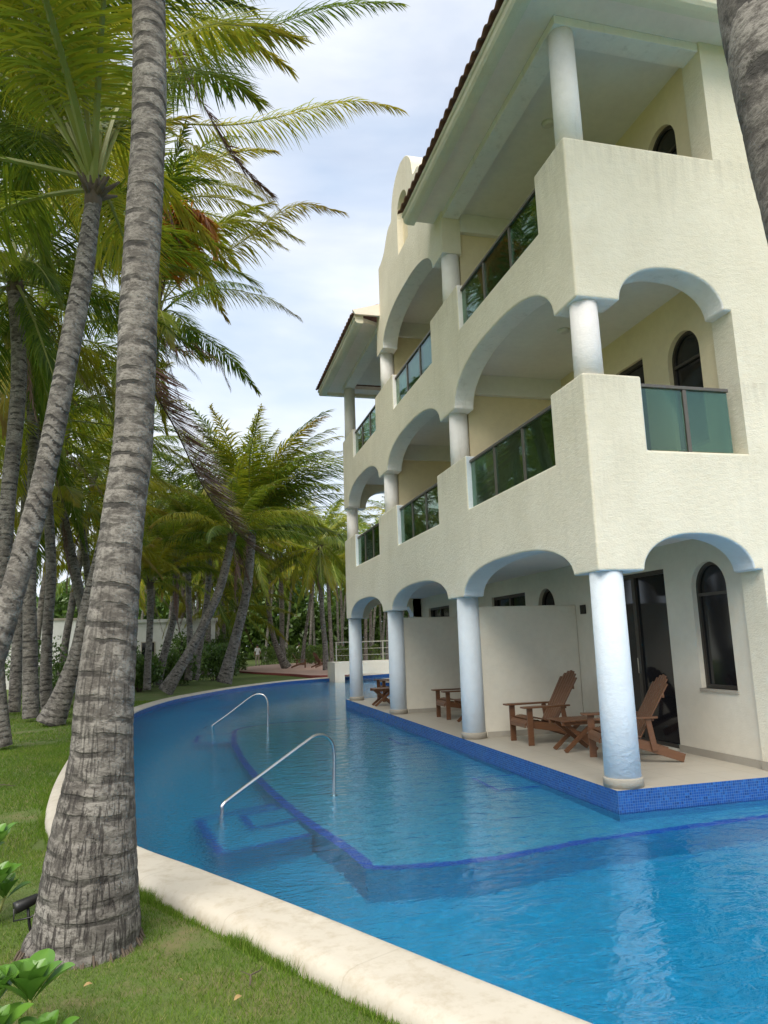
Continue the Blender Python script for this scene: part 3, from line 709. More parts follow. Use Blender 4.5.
def roof(y0, y1, hip, name='roof'):
    step = .0275; X0, X1 = -.68, 3.0
    ys = np.arange(y0, y1+1e-6, step); xs = np.arange(X0, X1+1e-6, step)
    V = []; F = []
    for i, x in enumerate(xs):
        for j, y in enumerate(ys):
            dx = x-X0; dy = (y-y0) if hip < 0 else (y1-y)
            ph = y if dx < dy else x
            s = min(dx, dy); c = abs(math.sin(ph*math.pi/.22))
            V.append((x, y, 9.31 + .42*s + .065*c + .02*((s/.33) % 1)))
    nx, ny = len(xs), len(ys)
    for i in range(nx-1):
        for j in range(ny-1): F.append((i*ny+j, (i+1)*ny+j, (i+1)*ny+j+1, i*ny+j+1))
    me = bpy.data.meshes.new(name); me.from_pydata(V, [], F); me.update()
    o = link(name, me, M['roof'], H, True); s = o.modifiers.new('thick', 'SOLIDIFY'); s.thickness = .018; s.offset = -1
roof(-.68, 4.80, -1); roof(8.98, 14.45, 1)
# front side run of tiles on to the right
xs = np.arange(3.0, 9.6, .0275); ss = np.arange(0, 3.8, .055); V = []; F = []
for x in xs:
    for s in ss: V.append((x, -.68+s, 9.31+.42*s+.065*abs(math.sin(x*math.pi/.22))+.02*((s/.33) % 1)))
for i in range(len(xs)-1):
    for j in range(len(ss)-1): F.append((i*len(ss)+j, (i+1)*len(ss)+j, (i+1)*len(ss)+j+1, i*len(ss)+j+1))
me = bpy.data.meshes.new('roof'); me.from_pydata(V, [], F); me.update(); link('roof', me, M['roof'], H, True)

# terrace standing in the pool
bm = bmesh.new(); prism(bm, [(0,-.002),(9.5,-.002),(9.5,14.1),(0,14.1)], -.29, 0, 1, 0)
tr = obj('terrace', bm, [M['deck'], M['mosaic']], H)
bm = bmesh.new(); prism(bm, [(0,-.002),(9.5,-.002),(9.5,14.1),(0,14.1)], -1.32, -.291, 0, 0)
obj('terrace_base', bm, M['pool_shelf'], H)

# ================================================================== HANDRAILS IN THE POOL
def on_plane(px, py, A, B):
    """point seen at px,py on the vertical plane through A and B"""
    A = np.array(A, float); B = np.array(B, float); d = B-A; nn = np.array([-d[1], d[0], 0.0]); r = ray(px, py)
    t = ((np.array([A[0], A[1], 0])-CAM) @ nn)/(r @ nn); return CAM+r*t
def handrail(px, A, B, label):
    t = empty('pool_handrail', (B[0], B[1], -.55)); tag(t, label, 'handrail', 'steel handrails in the pool')
    pts = [on_plane(*p, A, B) for p in px]
    path = [(pts[0][0]-.03, pts[0][1]-.02, -.675)] + [tuple(p) for p in pts] + [(pts[-1][0], pts[-1][1], -.547)]
    path = cr(path, 8)
    path = [Vector(p)-t.location for p in path]
    bm = bmesh.new(); tube(bm, path, .021, 14); obj('rail', bm, M['steel'], t)
    for q in (path[-1], path[0]):
        bm = bmesh.new(); lathe(bm, (q[0], q[1], q[2]), [(.05, 0), (.05, .012), (.03, .02)], 20); obj('flange', bm, M['steel'], t)
handrail([(222,814),(223,805),(233,796),(268,770),(303,744),(315,736),(325,736),(332,743),(334,757),(334,790)], (-3.89,1.54), (-2.5,2.39), 'nearer curved steel handrail rising from the pool steps to the shelf')
handrail([(206,731),(212,726),(230,713),(248,699),(256,694.5),(263,695),(267,700),(268,708),(268,724)], (-3.88,11.03), (-2.57,10.49), 'farther curved steel handrail at the far end of the pool shelf')

# ================================================================== CHAIRS AND TABLES
def plank(bm, a, b, w, h, up=(0, 0, 1)):
    a = Vector(a); b = Vector(b); d = (b-a).normalized(); up = Vector(up); s = d.cross(up).normalized(); u = s.cross(d)
    v = []
    for P in (a, b):
        for x, y in ((-1,-1),(1,-1),(1,1),(-1,1)): v.append(bm.verts.new(P+s*x*w/2+u*y*h/2))
    for f in ((0,1,2,3),(7,6,5,4),(0,4,5,1),(1,5,6,2),(2,6,7,3),(3,7,4,0)): bm.faces.new([v[i] for i in f])
def adirondack(name, label, cat='chair', group='reclining wooden terrace chairs'):
    """faces local -X; front edge at x = 0"""
    t = empty(name); tag(t, label, cat, group)
    bm = bmesh.new()
    for i in range(7):                       # curved slatted seat, rolled at the front
        x = -.03+.075*i; z = (.33, .375, .385, .37, .352, .334, .318)[i]; tl = (.9, .35, -.05, -.2, -.24, -.24, -.22)[i]
        plank(bm, (x-.032*math.cos(tl), -.0, z-.032*math.sin(tl)), (x+.032*math.cos(tl), 0, z+.032*math.sin(tl)), .54, .02)
    plank(bm, (-.058, -.27, .28), (-.058, .27, .28), .018, .06)
    obj('seat', bm, M['wood'], t, bevel=.004)
    bm = bmesh.new(); rc = rad(31)
    for i in range(7):                       # fan back with a rounded top
        k = (i-3)/3.0; y0 = k*.20; y1 = k*.238; h = .90-.115*k*k
        B = lambda y, l: (.44+math.sin(rc)*l, y, .27+math.cos(rc)*l)
        plank(bm, B(y0, 0), B(y1, h), .058, .018, (1, 0, 0))
    obj('backrest', bm, M['wood'], t, bevel=.004)
    for l, w in ((.30, .56), (.62, .52)):
        bm = bmesh.new(); x = .46+math.sin(rc)*l; z = .27+math.cos(rc)*l; plank(bm, (x, -w/2, z), (x, w/2, z), .025, .055); obj('back_rail', bm, M['wood'], t, bevel=.004)
    for s in (-1, 1):
        bm = bmesh.new(); v = []                                                     # broad arm, wider at the front
        for z in (.535, .56):
            for x, ya, yb in ((-.12, .245, .385), (.05, .24, .40), (.40, .28, .375), (.66, .29, .34)): v.append((x, ya, yb, z))
        lo = [bm.verts.new((q[0], s*q[1], q[3])) for q in v[:4]] + [bm.verts.new((q[0], s*q[2], q[3])) for q in v[3::-1]]
        hi = [bm.verts.new((q[0], s*q[1], q[3])) for q in v[4:]] + [bm.verts.new((q[0], s*q[2], q[3])) for q in v[7:3:-1]]
        bm.faces.new(lo); bm.faces.new(hi[::-1])
        for i in range(8): bm.faces.new((lo[i], hi[i], hi[(i+1) % 8], lo[(i+1) % 8]))
        bmesh.ops.recalc_face_normals(bm, faces=bm.faces); obj('armrest', bm, M['wood'], t, bevel=.005)
        bm = bmesh.new(); plank(bm, (.0, s*.315, 0), (.0, s*.315, .534), .09, .028, (0, 1, 0)); obj('front_leg', bm, M['wood'], t, bevel=.004)
        bm = bmesh.new(); plank(bm, (-.04, s*.285, .31), (.42, s*.285, .235), .026, .11); plank(bm, (.40, s*.284, .24), (.96, s*.284, .05), .024, .105); obj('rear_leg', bm, M['wood'], t, bevel=.004)
        bm = bmesh.new(); plank(bm, (.60, s*.312, .15), (.54, s*.312, .534), .07, .026, (0, 1, 0)); obj('arm_support', bm, M['wood'], t, bevel=.004)
    return t
chA = adirondack('adirondack_chair', 'slatted brown wooden chair facing the pool in front of the nearest partition wall')
chA.location = (.62, 3.60, .001)
def place(src, label, x, y, a):
    c = copy_tree(src); c['label'] = label; c.location = (x, y, .001); c.rotation_euler = (0, 0, rad(a)); return c
place(chA, 'slatted brown wooden chair in front of the dark sliding door, half behind the corner column', .80, 1.68, -15)
place(chA, 'brown wooden chair in the middle bay, partly hidden by the second column from the corner', .74, 7.62, 0)
place(chA, 'brown wooden chair in the farthest ground bay behind the last small table', .72, 12.75, 0)
def small_table(name, label):
    t = empty(name); tag(t, label, 'table', 'small slatted wooden tables')
    bm = bmesh.new()
    for i in range(6): plank(bm, (-.24+.096*i, -.25, .42), (-.24+.096*i, .25, .42), .085, .02)
    obj('tabletop', bm, M['wood'], t, bevel=.003)
    bm = bmesh.new()
    for s in (-1, 1): plank(bm, (-.29, s*.19, .385), (.29, s*.19, .385), .03, .045)
    obj('frame', bm, M['wood'], t)
    for s in (-1, 1):
        bm = bmesh.new(); plank(bm, (-.25, s*.16, .01), (.22, s*.16, .39), .028, .055); obj('leg', bm, M['wood'], t)
        bm = bmesh.new(); plank(bm, (.25, s*.13, .01), (-.22, s*.13, .39), .028, .055); obj('leg', bm, M['wood'], t)
    return t
tb = small_table('side_table', 'small slatted wooden table with crossed legs between the two nearest chairs'); tb.location = (.98, 2.62, .001)
c = copy_tree(tb); c['label'] = 'small wooden table with crossed legs next to the chair in the middle bay'; c.location = (1.0, 6.65, .001)
c = copy_tree(tb); c['label'] = 'small wooden table with crossed legs on the terrace beside the farthest column'; c.location = (.42, 11.35, .001)
c = place(chA, 'brown wooden chair on the pink walkway left of the bridge railing', 3.3, 45.0, 170); c.location.z = -.015
c = place(chA, 'brown wooden chair on the pink walkway nearest the slender palm', 4.5, 43.6, 200); c.location.z = -.015

# ================================================================== BRIDGE AND FAR POOL PLATFORM
B = empty('footbridge', (6, 28, 0)); tag(B, 'low cream footbridge with steel railing over the far end of the pool', 'bridge')
def bpart(name, bm, mat, par=None, **k):
    o = obj(name, bm, mat, par or B, **k)
    if par is None: o.matrix_parent_inverse = Matrix.Translation((-6, -28, 0))
    return o
bm = bmesh.new(); box(bm, (2.25, 27.9, .10), (14, 29.9, .68)); box(bm, (2.25, 27.9, -1.32), (2.72, 29.9, .10)); bpart('span', bm, M['cream_flat'])
bm = bmesh.new(); box(bm, (8.2, 27.95, -1.32), (8.8, 29.85, .10)); bpart('pier', bm, M['cream_flat'])
bm = bmesh.new()
for z in (1.62, 1.30, 1.0): tube(bm, [(2.3, 28.0, z), (13.9, 28.0, z)], .028 if z > 1.5 else .014, 8)
rl = bpart('railing', bm, M['rail_metal'])
x = 2.35
while x < 13.9:
    bm = bmesh.new(); box(bm, (x-.025, 27.975, .702), (x+.025, 28.025, 1.6)); obj('post', bm, M['rail_metal'], rl); x += 1.15
bm = bmesh.new(); c0 = np.array([6.1, 23.6]); pts = [(c0[0]+2.7*math.cos(a), c0[1]+2.2*math.sin(a)) for a in np.linspace(0, 2*math.pi, 48, endpoint=False)]
prism(bm, pts, -1.32, -.07, 1, 1); pts2 = [(c0[0]+2.76*math.cos(a), c0[1]+2.26*math.sin(a)) for a in np.linspace(0, 2*math.pi, 48, endpoint=False)]
prism(bm, pts2, -.075, -.02, 0, 0)
tag(obj('pool_island', bm, [M['coping'], M['mosaic']]), kind='structure')

# ================================================================== PALMS
rng = np.random.default_rng(11)
WIND = np.array([.9, -.25, 0.0])
def unit(v): return v/np.maximum(np.linalg.norm(v, axis=-1, keepdims=True), 1e-9)
def frond_geo(P, nl, lmax, lw, seed, droop=.75, windk=.35, start=.16, spread=(60, 18), rr=.03, messy=.12, up=.12, tipfade=.45):
    """P: rachis polyline; returns verts, faces, material indices, along, leaf"""
    rg = np.random.default_rng(seed); P = np.array(P, float); m = 22
    cum = np.concatenate([[0], np.cumsum(np.linalg.norm(np.diff(P, axis=0), axis=1))]); Ltot = cum[-1]
    ip = lambda t: np.stack([np.interp(t*Ltot, cum, P[:, k]) for k in range(3)], -1)
    V = []; F = []; MI = []; AL = []; LF = []
    tt = np.linspace(0, 1, m); C = ip(tt); Tn = unit(np.gradient(C, axis=0))
    side0 = unit(np.cross(Tn, [0, 0, 1.0]) + 1e-6); up0 = np.cross(side0, Tn)
    R = rr*(1-.88*tt**.8)
    for i in range(m):
        for k in range(5):
            a = 2*math.pi*k/5; V.append(C[i]+(side0[i]*math.cos(a)*1.25+up0[i]*math.sin(a)*.7)*R[i]); AL.append(tt[i]); LF.append(.5)
    for i in range(m-1):
        for k in range(5): F.append((i*5+k, i*5+(k+1) % 5, (i+1)*5+(k+1) % 5, (i+1)*5+k)); MI.append(1)
    base = len(V); V = list(map(tuple, V))
    t = np.linspace(start, .995, nl); 
    VV = []; 
    for s in (-1, 1):
        ti = np.clip(t + rg.normal(0, .003, nl), start*.9, .998); O = ip(ti); T_ = unit(ip(np.clip(ti+.02, 0, 1))-ip(np.clip(ti-.02, 0, 1)))
        S = unit(np.cross(T_, [0, 0, 1.0])+1e-6)*s; U = np.cross(S, T_)*s; U = unit(U*np.sign(U[:, 2:3]+1e-9))
        q = np.clip((ti-start)/(1-start), 0, 1); al = np.radians(spread[0]+(spread[1]-spread[0])*q**1.3 + rg.normal(0, 5, nl))[:, None]
        D = unit(T_*np.cos(al)+S*np.sin(al)+U*up+rg.normal(0, messy, (nl, 3)))
        ln = lmax*(.55+.45*np.sin(np.pi*np.clip(q*1.05+.08, 0, 1)))*(1-tipfade*q**2.5)*rg.uniform(.82, 1.1, nl); ln = ln[:, None]
        pos = O.copy(); rows = []; dr = droop*(rg.uniform(.6, 1.4, (nl, 1)))
        W0 = unit(np.cross(D, U))
        wds = (.45, 1.0, .75, 0.0); lf = rg.uniform(0, 1, nl)
        for k in range(4):
            w = W0*lw*.5*wds[k]
            rows.append((pos+w, pos-w))
            g = (k+1)/3.0
            D2 = unit(D + np.array([0, 0, -1.0])*dr*g*1.1 + WIND*windk*g)
            pos = pos+D2*ln/3
        b0 = base+len(VV)
        arr = np.stack([rows[0][0], rows[0][1], rows[1][0], rows[1][1], rows[2][0], rows[2][1], rows[3][0]], 1).reshape(-1, 3)
        VV.extend(map(tuple, arr))
        for i in range(nl):
            o = b0+i*7; F.append((o, o+1, o+3, o+2)); F.append((o+2, o+3, o+5, o+4)); F.append((o+4, o+5, o+6)); MI += [0, 0, 0]
            AL += [q[i]*.8+.0, q[i]*.8, q[i]*.8+.07, q[i]*.8+.07, q[i]*.8+.14, q[i]*.8+.14, q[i]*.8+.22]; LF += [lf[i]]*7
    return V+VV, F, MI, AL, LF
def frond_mesh(name, geo, mats):
    V, F, MI, AL, LF = geo
    me = bpy.data.meshes.new(name); me.from_pydata(V, [], F); me.polygons.foreach_set('material_index', MI); me.update()
    for nm, dt in (('along', AL), ('leaf', LF)):
        a = me.attributes.new(nm, 'FLOAT', 'POINT'); a.data.foreach_set('value', dt)
    for m in mats: me.materials.append(m)
    return me
def rachis(az, el, droop, wind=.25, L_=1.0, k=16):
    """unit-length rachis leaving the crown at azimuth az, elevation el"""
    p = np.zeros(3); out = [p.copy()]; h = np.array([math.cos(az), math.sin(az), 0])
    for i in range(k):
        t = (i+.5)/k; e = el-droop*t**1.25
        d = h*math.cos(e)+np.array([0, 0, math.sin(e)])+WIND*wind*t*t
        d /= np.linalg.norm(d); p = p+d*L_/k; out.append(p.copy())
    return out
POOLM = {}
NAZ = 12
ELS = [(78, 62), (58, 72), (36, 74), (14, 54), (-10, 42), (-38, 34), (-70, 12)]   # start elevation, droop
def get_frond(az, eli, lod, kind='g', var=0):
    b = int(round((az % (2*math.pi))/(2*math.pi)*NAZ)) % NAZ
    key = (b, eli, lod, kind, var)
    if key not in POOLM:
        el, dp = ELS[eli]; seed = hash((b, eli, lod, var)) % 99991
        a = 2*math.pi*b/NAZ; P = np.array(rachis(a, rad(el), rad(dp)))*5.0
        nl, lw = ((130, .030), (90, .042), (44, .085))[lod]
        if kind == 'd': geo = frond_geo(P, int(nl*.7), .62, lw*.7, seed, 2.2, .2, messy=.3, up=-.1)
        else: geo = frond_geo(P, nl, (1.02 if eli < 5 else .9), lw, seed, (.75, .8, .95, 1.15, 1.3, 1.5, 1.6)[eli], .5, rr=.042)
        POOLM[key] = frond_mesh('frond', geo, {'g': [M['frond'], M['rachis']], 'y': [M['frond_yellow'], M['rachis']], 'o': [M['frond_orange'], M['rachis_dead']], 'd': [M['frond_dead'], M['rachis_dead']]}[kind])
    return POOLM[key]
def trunk_geo(path, radii, segs, step, ringp, seed, fiss=0.3, amp=.035, basefl=True):
    P = np.array(path, float); k = max(4, int(24/len(P)))
    C = cr(P, 12); R = cr(np.stack([radii, radii], 1), 12)[:, 0]
    cum = np.concatenate([[0], np.cumsum(np.linalg.norm(np.diff(C, axis=0), axis=1))]); Lt = cum[-1]
    ns = max(8, int(Lt/step)); s = np.linspace(0, Lt, ns)
    C = np.stack([np.interp(s, cum, C[:, q]) for q in range(3)], 1); R = np.interp(s, cum, R)
    Tn = unit(np.gradient(C, axis=0)); ref = np.array([1.0, 0, 0]); rg = np.random.default_rng(seed)
    th = np.linspace(0, 2*math.pi, segs, endpoint=False)
    ph = rg.uniform(0, 6.28, 6)
    wob = (.22*np.sin(th+ph[0])+.15*np.sin(2*th+ph[1])+.04*np.sin(3*th+ph[2])+.0*np.sin(7*th+ph[4]))
    # uneven ring spacing
    rs = np.cumsum(rg.uniform(.72, 1.3, int(Lt/ringp)+6)*ringp); rs = np.concatenate([[0], rs])
    V = np.zeros((ns, segs, 3)); BK = np.zeros((ns, segs, 3)); RG = np.zeros((ns, segs)); 
    for i in range(ns):
        ref = ref-Tn[i]*(ref @ Tn[i]); ref /= np.linalg.norm(ref); b = np.cross(Tn[i], ref)
        w2 = wob*(1+.5*math.sin(s[i]*1.7+ph[3]))
        sl = s[i]+w2*ringp*1.1+.003*np.sin(5*th+s[i]*9)+.002*np.sin(9*th-s[i]*14)
        idx = np.searchsorted(rs, np.clip(sl, 0, rs[-1]-1e-3))
        lo = rs[np.maximum(idx-1, 0)]; hi = rs[np.minimum(idx, len(rs)-1)]; f = np.clip((sl-lo)/np.maximum(hi-lo, 1e-3), 0, 1)
        RG[i] = f
        prof = np.where(f < .12, -1+f/.12*1.2, .2+.8*np.sin(np.clip((f-.12)/.88, 0, 1)*math.pi)**.8*(1-.5*f))
        lump = .014*np.sin(3*th+s[i]*2.1+ph[5])+.010*np.sin(5*th-s[i]*3.3)+.008*np.sin(2*th+s[i]*6.1+ph[0])+rg.normal(0, .003, segs)
        r = R[i]*(1+amp*prof*.9+lump)
        V[i] = C[i]+np.outer(r*np.cos(th), ref)+np.outer(r*np.sin(th), b)
        BK[i] = np.stack([np.cos(th)*R[i], np.sin(th)*R[i], np.full(segs, s[i])], 1)
    F = [(i*segs+k, i*segs+(k+1) % segs, (i+1)*segs+(k+1) % segs, (i+1)*segs+k) for i in range(ns-1) for k in range(segs)]
    F.append(tuple((ns-1)*segs+k for k in range(segs)))
    FS = np.clip(1.15-(s/2.6), 0, 1)*fiss if fiss > 0 else s*0
    return V.reshape(-1, 3), F, BK.reshape(-1, 3), RG.ravel(), np.repeat(FS, segs)
def trunk_obj(parent, path, radii, segs=16, step=.05, ringp=.12, seed=1, fiss=.0, amp=.04):
    V, F, BK, RG, FS = trunk_geo(path, radii, segs, step, ringp, seed, fiss, amp)
    me = bpy.data.meshes.new('trunk'); me.from_pydata(V.tolist(), [], F); me.update()
    a = me.attributes.new('bark', 'FLOAT_VECTOR', 'POINT'); a.data.foreach_set('vector', (BK+seed*3.7).ravel())
    a = me.attributes.new('ring', 'FLOAT', 'POINT'); a.data.foreach_set('value', RG)
    a = me.attributes.new('fiss', 'FLOAT', 'POINT'); a.data.foreach_set('value', FS)
    return link('trunk', me, M['bark'], parent, True)
WS = 1.0
def palm(name, label, px, nf=24, Lf=5.0, lod=1, seed=0, group='coconut palms by the pool', kinds='', segs=16, step=.05, ringp=.12, fiss=0., amp=.04, els=None, dead=2, loc=None, avoid=None, spin=0, cat='palm tree', wid=None, minel=0):
    """px: list of (px, py, Y, width in px) points up the trunk, or loc: list of world (x,y,z,r)"""
    rg = random.Random(seed*7+3)
    if loc is None:
        loc = []
        for x, y, Y, w in px:
            p = atY(x, y, Y); loc.append((*p, WS*w/2*depth(p)/FOC))
    base = Vector(loc[0][:3]); t = empty(name, base); tag(t, label, cat, group)
    path = [Vector(q[:3])-base for q in loc]
    trunk_obj(t, [tuple(p) for p in path], [q[3] for q in loc], segs, step, ringp, seed+1, fiss, amp)
    if nf == 0: return t
    top = path[-1]; rt = loc[-1][3]
    # fibrous heart with old leaf bases
    bm = bmesh.new(); lathe(bm, (top.x, top.y, top.z-.10), [(rt*.95, 0), (rt*1.15, .12), (rt*1.1, .28), (rt*.5, .5)], 12)
    for k in range(12):
        a = k*2.4+seed; e = rad(rg.uniform(35, 75)); l = rg.uniform(.25, .5)
        d = Vector((math.cos(a)*math.cos(e), math.sin(a)*math.cos(e), math.sin(e))); o = top+Vector((0, 0, .05))
        tube(bm, [o, o+d*l*.5, o+d*l+Vector((0, 0, -.03))], [.035, .03, .012], 6)
    obj('crown_base', bm, M['fibre'], t)
    ne = len(ELS); G = math.pi*(3-math.sqrt(5))
    for i in range(nf):
        u = (i+.5)/nf; eli = min(ne-2, int(u**.9*(ne-1)+minel)) if els is None else els[i % len(els)]
        az = i*G+spin+rg.uniform(-.2, .2)
        if avoid and avoid(az, eli): continue
        kind = 'g'
        if kinds and rg.random() < .5: kind = rg.choice(kinds)
        elif u > .72 and rg.random() < .22: kind = 'y'
        me = get_frond(az, eli, lod, kind, rg.randrange(2) if lod < 2 else 0)
        f = bpy.data.objects.new('frond', me); COL.objects.link(f); f.parent = t
        f.location = top+Vector((math.cos(az)*.04, math.sin(az)*.04, .15+.2*(1-u)))
        sc = Lf/5.0*rg.uniform(.86, 1.12)*(1.0 if eli < 5 else .85); f.scale = (sc, sc, sc)
        f.rotation_euler = (rg.uniform(-.08, .08), rg.uniform(-.08, .08), rg.uniform(-.22, .22))
    for i in range(dead):
        az = rg.uniform(0, 6.28)
        me = get_frond(az, rg.choice((5, 6)), lod, 'd')
        f = bpy.data.objects.new('dead_frond', me); COL.objects.link(f); f.parent = t; f.location = top+Vector((0, 0, .02)); sc = Lf/5*rg.uniform(.5, .75); f.scale = (sc, sc, sc)
    return t
def hero_frond(parent, pts, kind='g', nl=95, lmax=1.0, lw=.045, seed=0, name='frond', **k):
    """pts: (px, py, Y) points along the rachis"""
    P = cr([atY(*p) for p in pts], 6); loc = Vector(parent.location)
    P = P-np.array(loc)
    mats = {'g': [M['frond'], M['rachis']], 'y': [M['frond_yellow'], M['rachis']], 'o': [M['frond_orange'], M['rachis_dead']], 'd': [M['frond_dead'], M['rachis_dead']]}[kind]
    return link(name, frond_mesh(name, frond_geo(P, nl, lmax, lw, seed, **k), mats), [], parent)
CP = 'coconut palms by the pool'
# the near trunk standing on the lawn edge
t1w = [(86,935,-1.97,106),(88,905,-1.98,99),(92,850,-2.0,86),(101,760,-2.02,62),(104.5,700,-2.02,57),(115,600,-2.0,47),(124.5,510,-1.96,41),(133,440,-1.93,38.5),(138,320,-1.88,37),(145,200,-1.82,34.5),(149.5,100,-1.76,33),(148.5,0,-1.7,32),(147,-120,-1.6,31),(146,-300,-1.4,29)]
l1 = []
for x, y, Y, w in t1w:
    p = atY(x, y, Y); l1.append((*p, w/2*depth(p)/FOC/1.02))
p = l1[-1]; l1 += [(p[0]-.05, p[1]+.3, p[2]+1.6, .105), (p[0]-.05, p[1]+.6, p[2]+3.6, .10)]
l1 = [(-4.83, -1.95, -.22, .345)] + l1
palm('palm_tree', 'thick grey ringed palm trunk in the foreground beside the pool coping', None, 20, 4.6, 1, 21, CP, segs=112, step=.011, ringp=.118, fiss=1.0, amp=.022, loc=l1, els=[0,1,2,3,1,2], dead=0)
T1R = [o for o in bpy.data.objects if o.name.startswith('palm_tree')][0]
_rg = random.Random(4); bm = bmesh.new()
for k_ in range(150):
    a_ = _rg.uniform(0, 6.283); r_ = .335+_rg.uniform(-.01, .012); d_ = Vector((math.cos(a_), math.sin(a_), 0)); z_ = _rg.uniform(.03, .11)
    tube(bm, [tuple(d_*r_*.97+Vector((0, 0, z_))), tuple(d_*(r_+.02)+Vector((0, 0, z_*.5))), tuple(d_*(r_+_rg.uniform(.03, .075))+Vector((_rg.uniform(-.02, .02), _rg.uniform(-.02, .02), .0)))], [.007, .008, .004], 5)
rt_ = obj('roots', bm, M['fibre'], T1R)
# trunk at the upper right, just in front of the camera
l2 = [(-2.35,-5.55,-.2,.22), (-2.42,-5.42,.4,.17)]
for x, y, Y, w in [(845,330,-4.98,88),(818,230,-4.93,88),(792,120,-4.86,88),(770,20,-4.8,88),(760,-60,-4.75,86),(740,-250,-4.6,82)]:
    p = atY(x, y, Y); l2.append((*p, w/2*depth(p)/FOC))
p = l2[-1]; l2 += [(p[0]-.25, p[1]+.05, p[2]+2.0, .12), (p[0]-.5, p[1]+.1, p[2]+4.5, .11)]
palm('palm_tree', 'pale mottled palm trunk crossing the upper right corner very close by', None, 16, 4.4, 1, 22, CP, segs=72, step=.015, ringp=.36, fiss=0, amp=.02, loc=l2, els=[0,1,2,1], dead=0)
WS = .84
# left palm with its crown in the upper left
t2 = palm('palm_tree', 'leaning palm whose broad green crown fills the upper left corner', [(-78,856,0.0,33),(-40,745,0,30),(-10,665,0,29),(22,560,.05,26.5),(41,490,.1,25),(54,430,.15,24.5),(72,335,.3,23.5),(84,270,.4,21.5),(93,205,.5,17.5)], 34, 4.7, 0, 23, CP, segs=48, step=.02, ringp=.115, amp=.04, spin=.5, dead=0, els=[0,1,2,0,1,3,1,2,0,3,1], avoid=lambda a, e: (math.cos(a) > .2 and e > 0) or (math.sin(a) < -.3 and e > 2))
t3 = palm('palm_tree', 'slender palm at the left edge with its crown halfway up the picture', [(3,746,8.3,20),(-3,680,8.2,18),(-4,620,8.1,17.5),(2,570,8.1,17.5),(9,490,8.0,17),(15,430,8,17),(19,380,8,17),(18,330,8.1,16.5),(15,292,8.2,17)], 32, 4.8, 0, 24, CP, segs=32, step=.03, ringp=.10, amp=.045, spin=1.2)
t4 = palm('palm_tree', 'straight palm with ringed trunk behind the leaning left palm', [(31,718,14,19),(30,640,14,16),(30,570,14,13.5),(33,480,14,12),(33,430,14,12),(31,385,14,12),(30,345,14,12)], 24, 4.8, 1, 25, CP, segs=24, step=.04, ringp=.12, amp=.04, dead=6)
t5 = palm('palm_tree', 'middle palm of the left cluster with thin grey trunk', [(49,716,15,15),(46,690,15,14),(47,640,15,12),(51,575,15,11.5),(49,520,15,11),(45,470,15.2,10.5),(42,430,15.4,10)], 22, 4.6, 1, 26, CP, segs=20, step=.04, ringp=.12, amp=.04, spin=2.0)
t6 = palm('palm_tree', 'palm with swept curved trunk in the left cluster, bearing orange fronds above', [(50,724,12.6,34),(62,697,12.6,24),(78,652,12.6,19),(87,610,12.6,17),(96,575,12.6,16),(110,520,12.7,15.5),(128,450,12.8,15),(145,380,12.9,14.5),(158,325,13,14)], 22, 4.6, 1, 27, CP, segs=28, step=.04, ringp=.13, amp=.04, kinds='yg', avoid=lambda a, e: math.cos(a) > .3 and e > 0 and abs(math.sin(a)) < .8, dead=2)
t7 = palm('palm_tree', 'palm leaning left behind the curved trunk of the left cluster', [(98,690,19,17),(90,645,19,13),(82,605,19,12),(73,565,19,11.5),(66,530,19,11),(62,508,19,10.5)], 22, 4.4, 1, 28, CP, segs=16, step=.06, ringp=.15, amp=.04, kinds='y')
t8 = palm('palm_tree', 'thin palm seen between the left cluster and the foreground trunk', [(96,680,22,10),(93,640,22,9),(90,600,22,8.5),(86,560,22,8),(82,528,22,8)], 20, 4.2, 1, 29, CP, segs=14, step=.06, ringp=.15, kinds='y')
t9 = palm('palm_tree', 'palm hidden behind the foreground trunk whose fronds reach over the sky', [(104,730,10.5,20),(110,640,10.4,17),(118,540,10.3,16),(128,420,10.2,16),(137,300,10.1,15),(143,190,10,15),(146,130,10,15)], 16, 4.6, 0, 30, CP, segs=28, step=.04, ringp=.13, amp=.04, kinds='g', avoid=lambda a, e: (math.cos(a) > -.3 and e > 0) or math.sin(a) < -.3)
Yh = 10
t10 = palm('palm_tree', 'tall palm just left of the picture edge, its fronds filling the top left corner', [(-95,830,3.5,30),(-80,700,3.5,27),(-60,500,3.6,26),(-45,300,3.8,25),(-35,120,4,24),(-30,30,4.1,24)], 30, 5.2, 1, 51, CP, segs=20, step=.05, ringp=.13, amp=.04, spin=.4)
t11 = palm('palm_tree', 'palm behind the foreground trunk with a dense yellow-green crown at gable height', [(106,715,15,16),(112,620,15.2,14),(120,520,15.4,13),(130,420,15.6,12.5),(140,320,15.8,12),(150,240,16,12),(158,212,16,12)], 30, 4.6, 1, 52, CP, segs=20, step=.05, ringp=.13, amp=.04, kinds='yg', spin=2.4)
t12 = palm('palm_tree', 'tall palm far behind the leaning left palm, crown above its fronds', [(14,712,17,14),(20,600,17,12),(30,450,17.4,11),(42,300,17.8,11),(52,160,18,11),(56,90,18,11)], 28, 5.0, 1, 53, CP, segs=16, step=.06, ringp=.14, amp=.04, spin=1.4)
hero_frond(t9, [(148,118,10),(172,86,10),(205,64,10),(237,43,9.8),(300,16,9.5),(350,4,9.3),(401,3,9.2)], 'g', 150, 1.1, .028, 1, droop=.95, windk=.25)
hero_frond(t9, [(148,124,10),(185,124,10),(229,125,10),(270,119,9.8),(325,105,9.5),(360,101,9.3),(401,109,9.2)], 'g', 150, 1.0, .028, 2, droop=1.2, windk=.25)
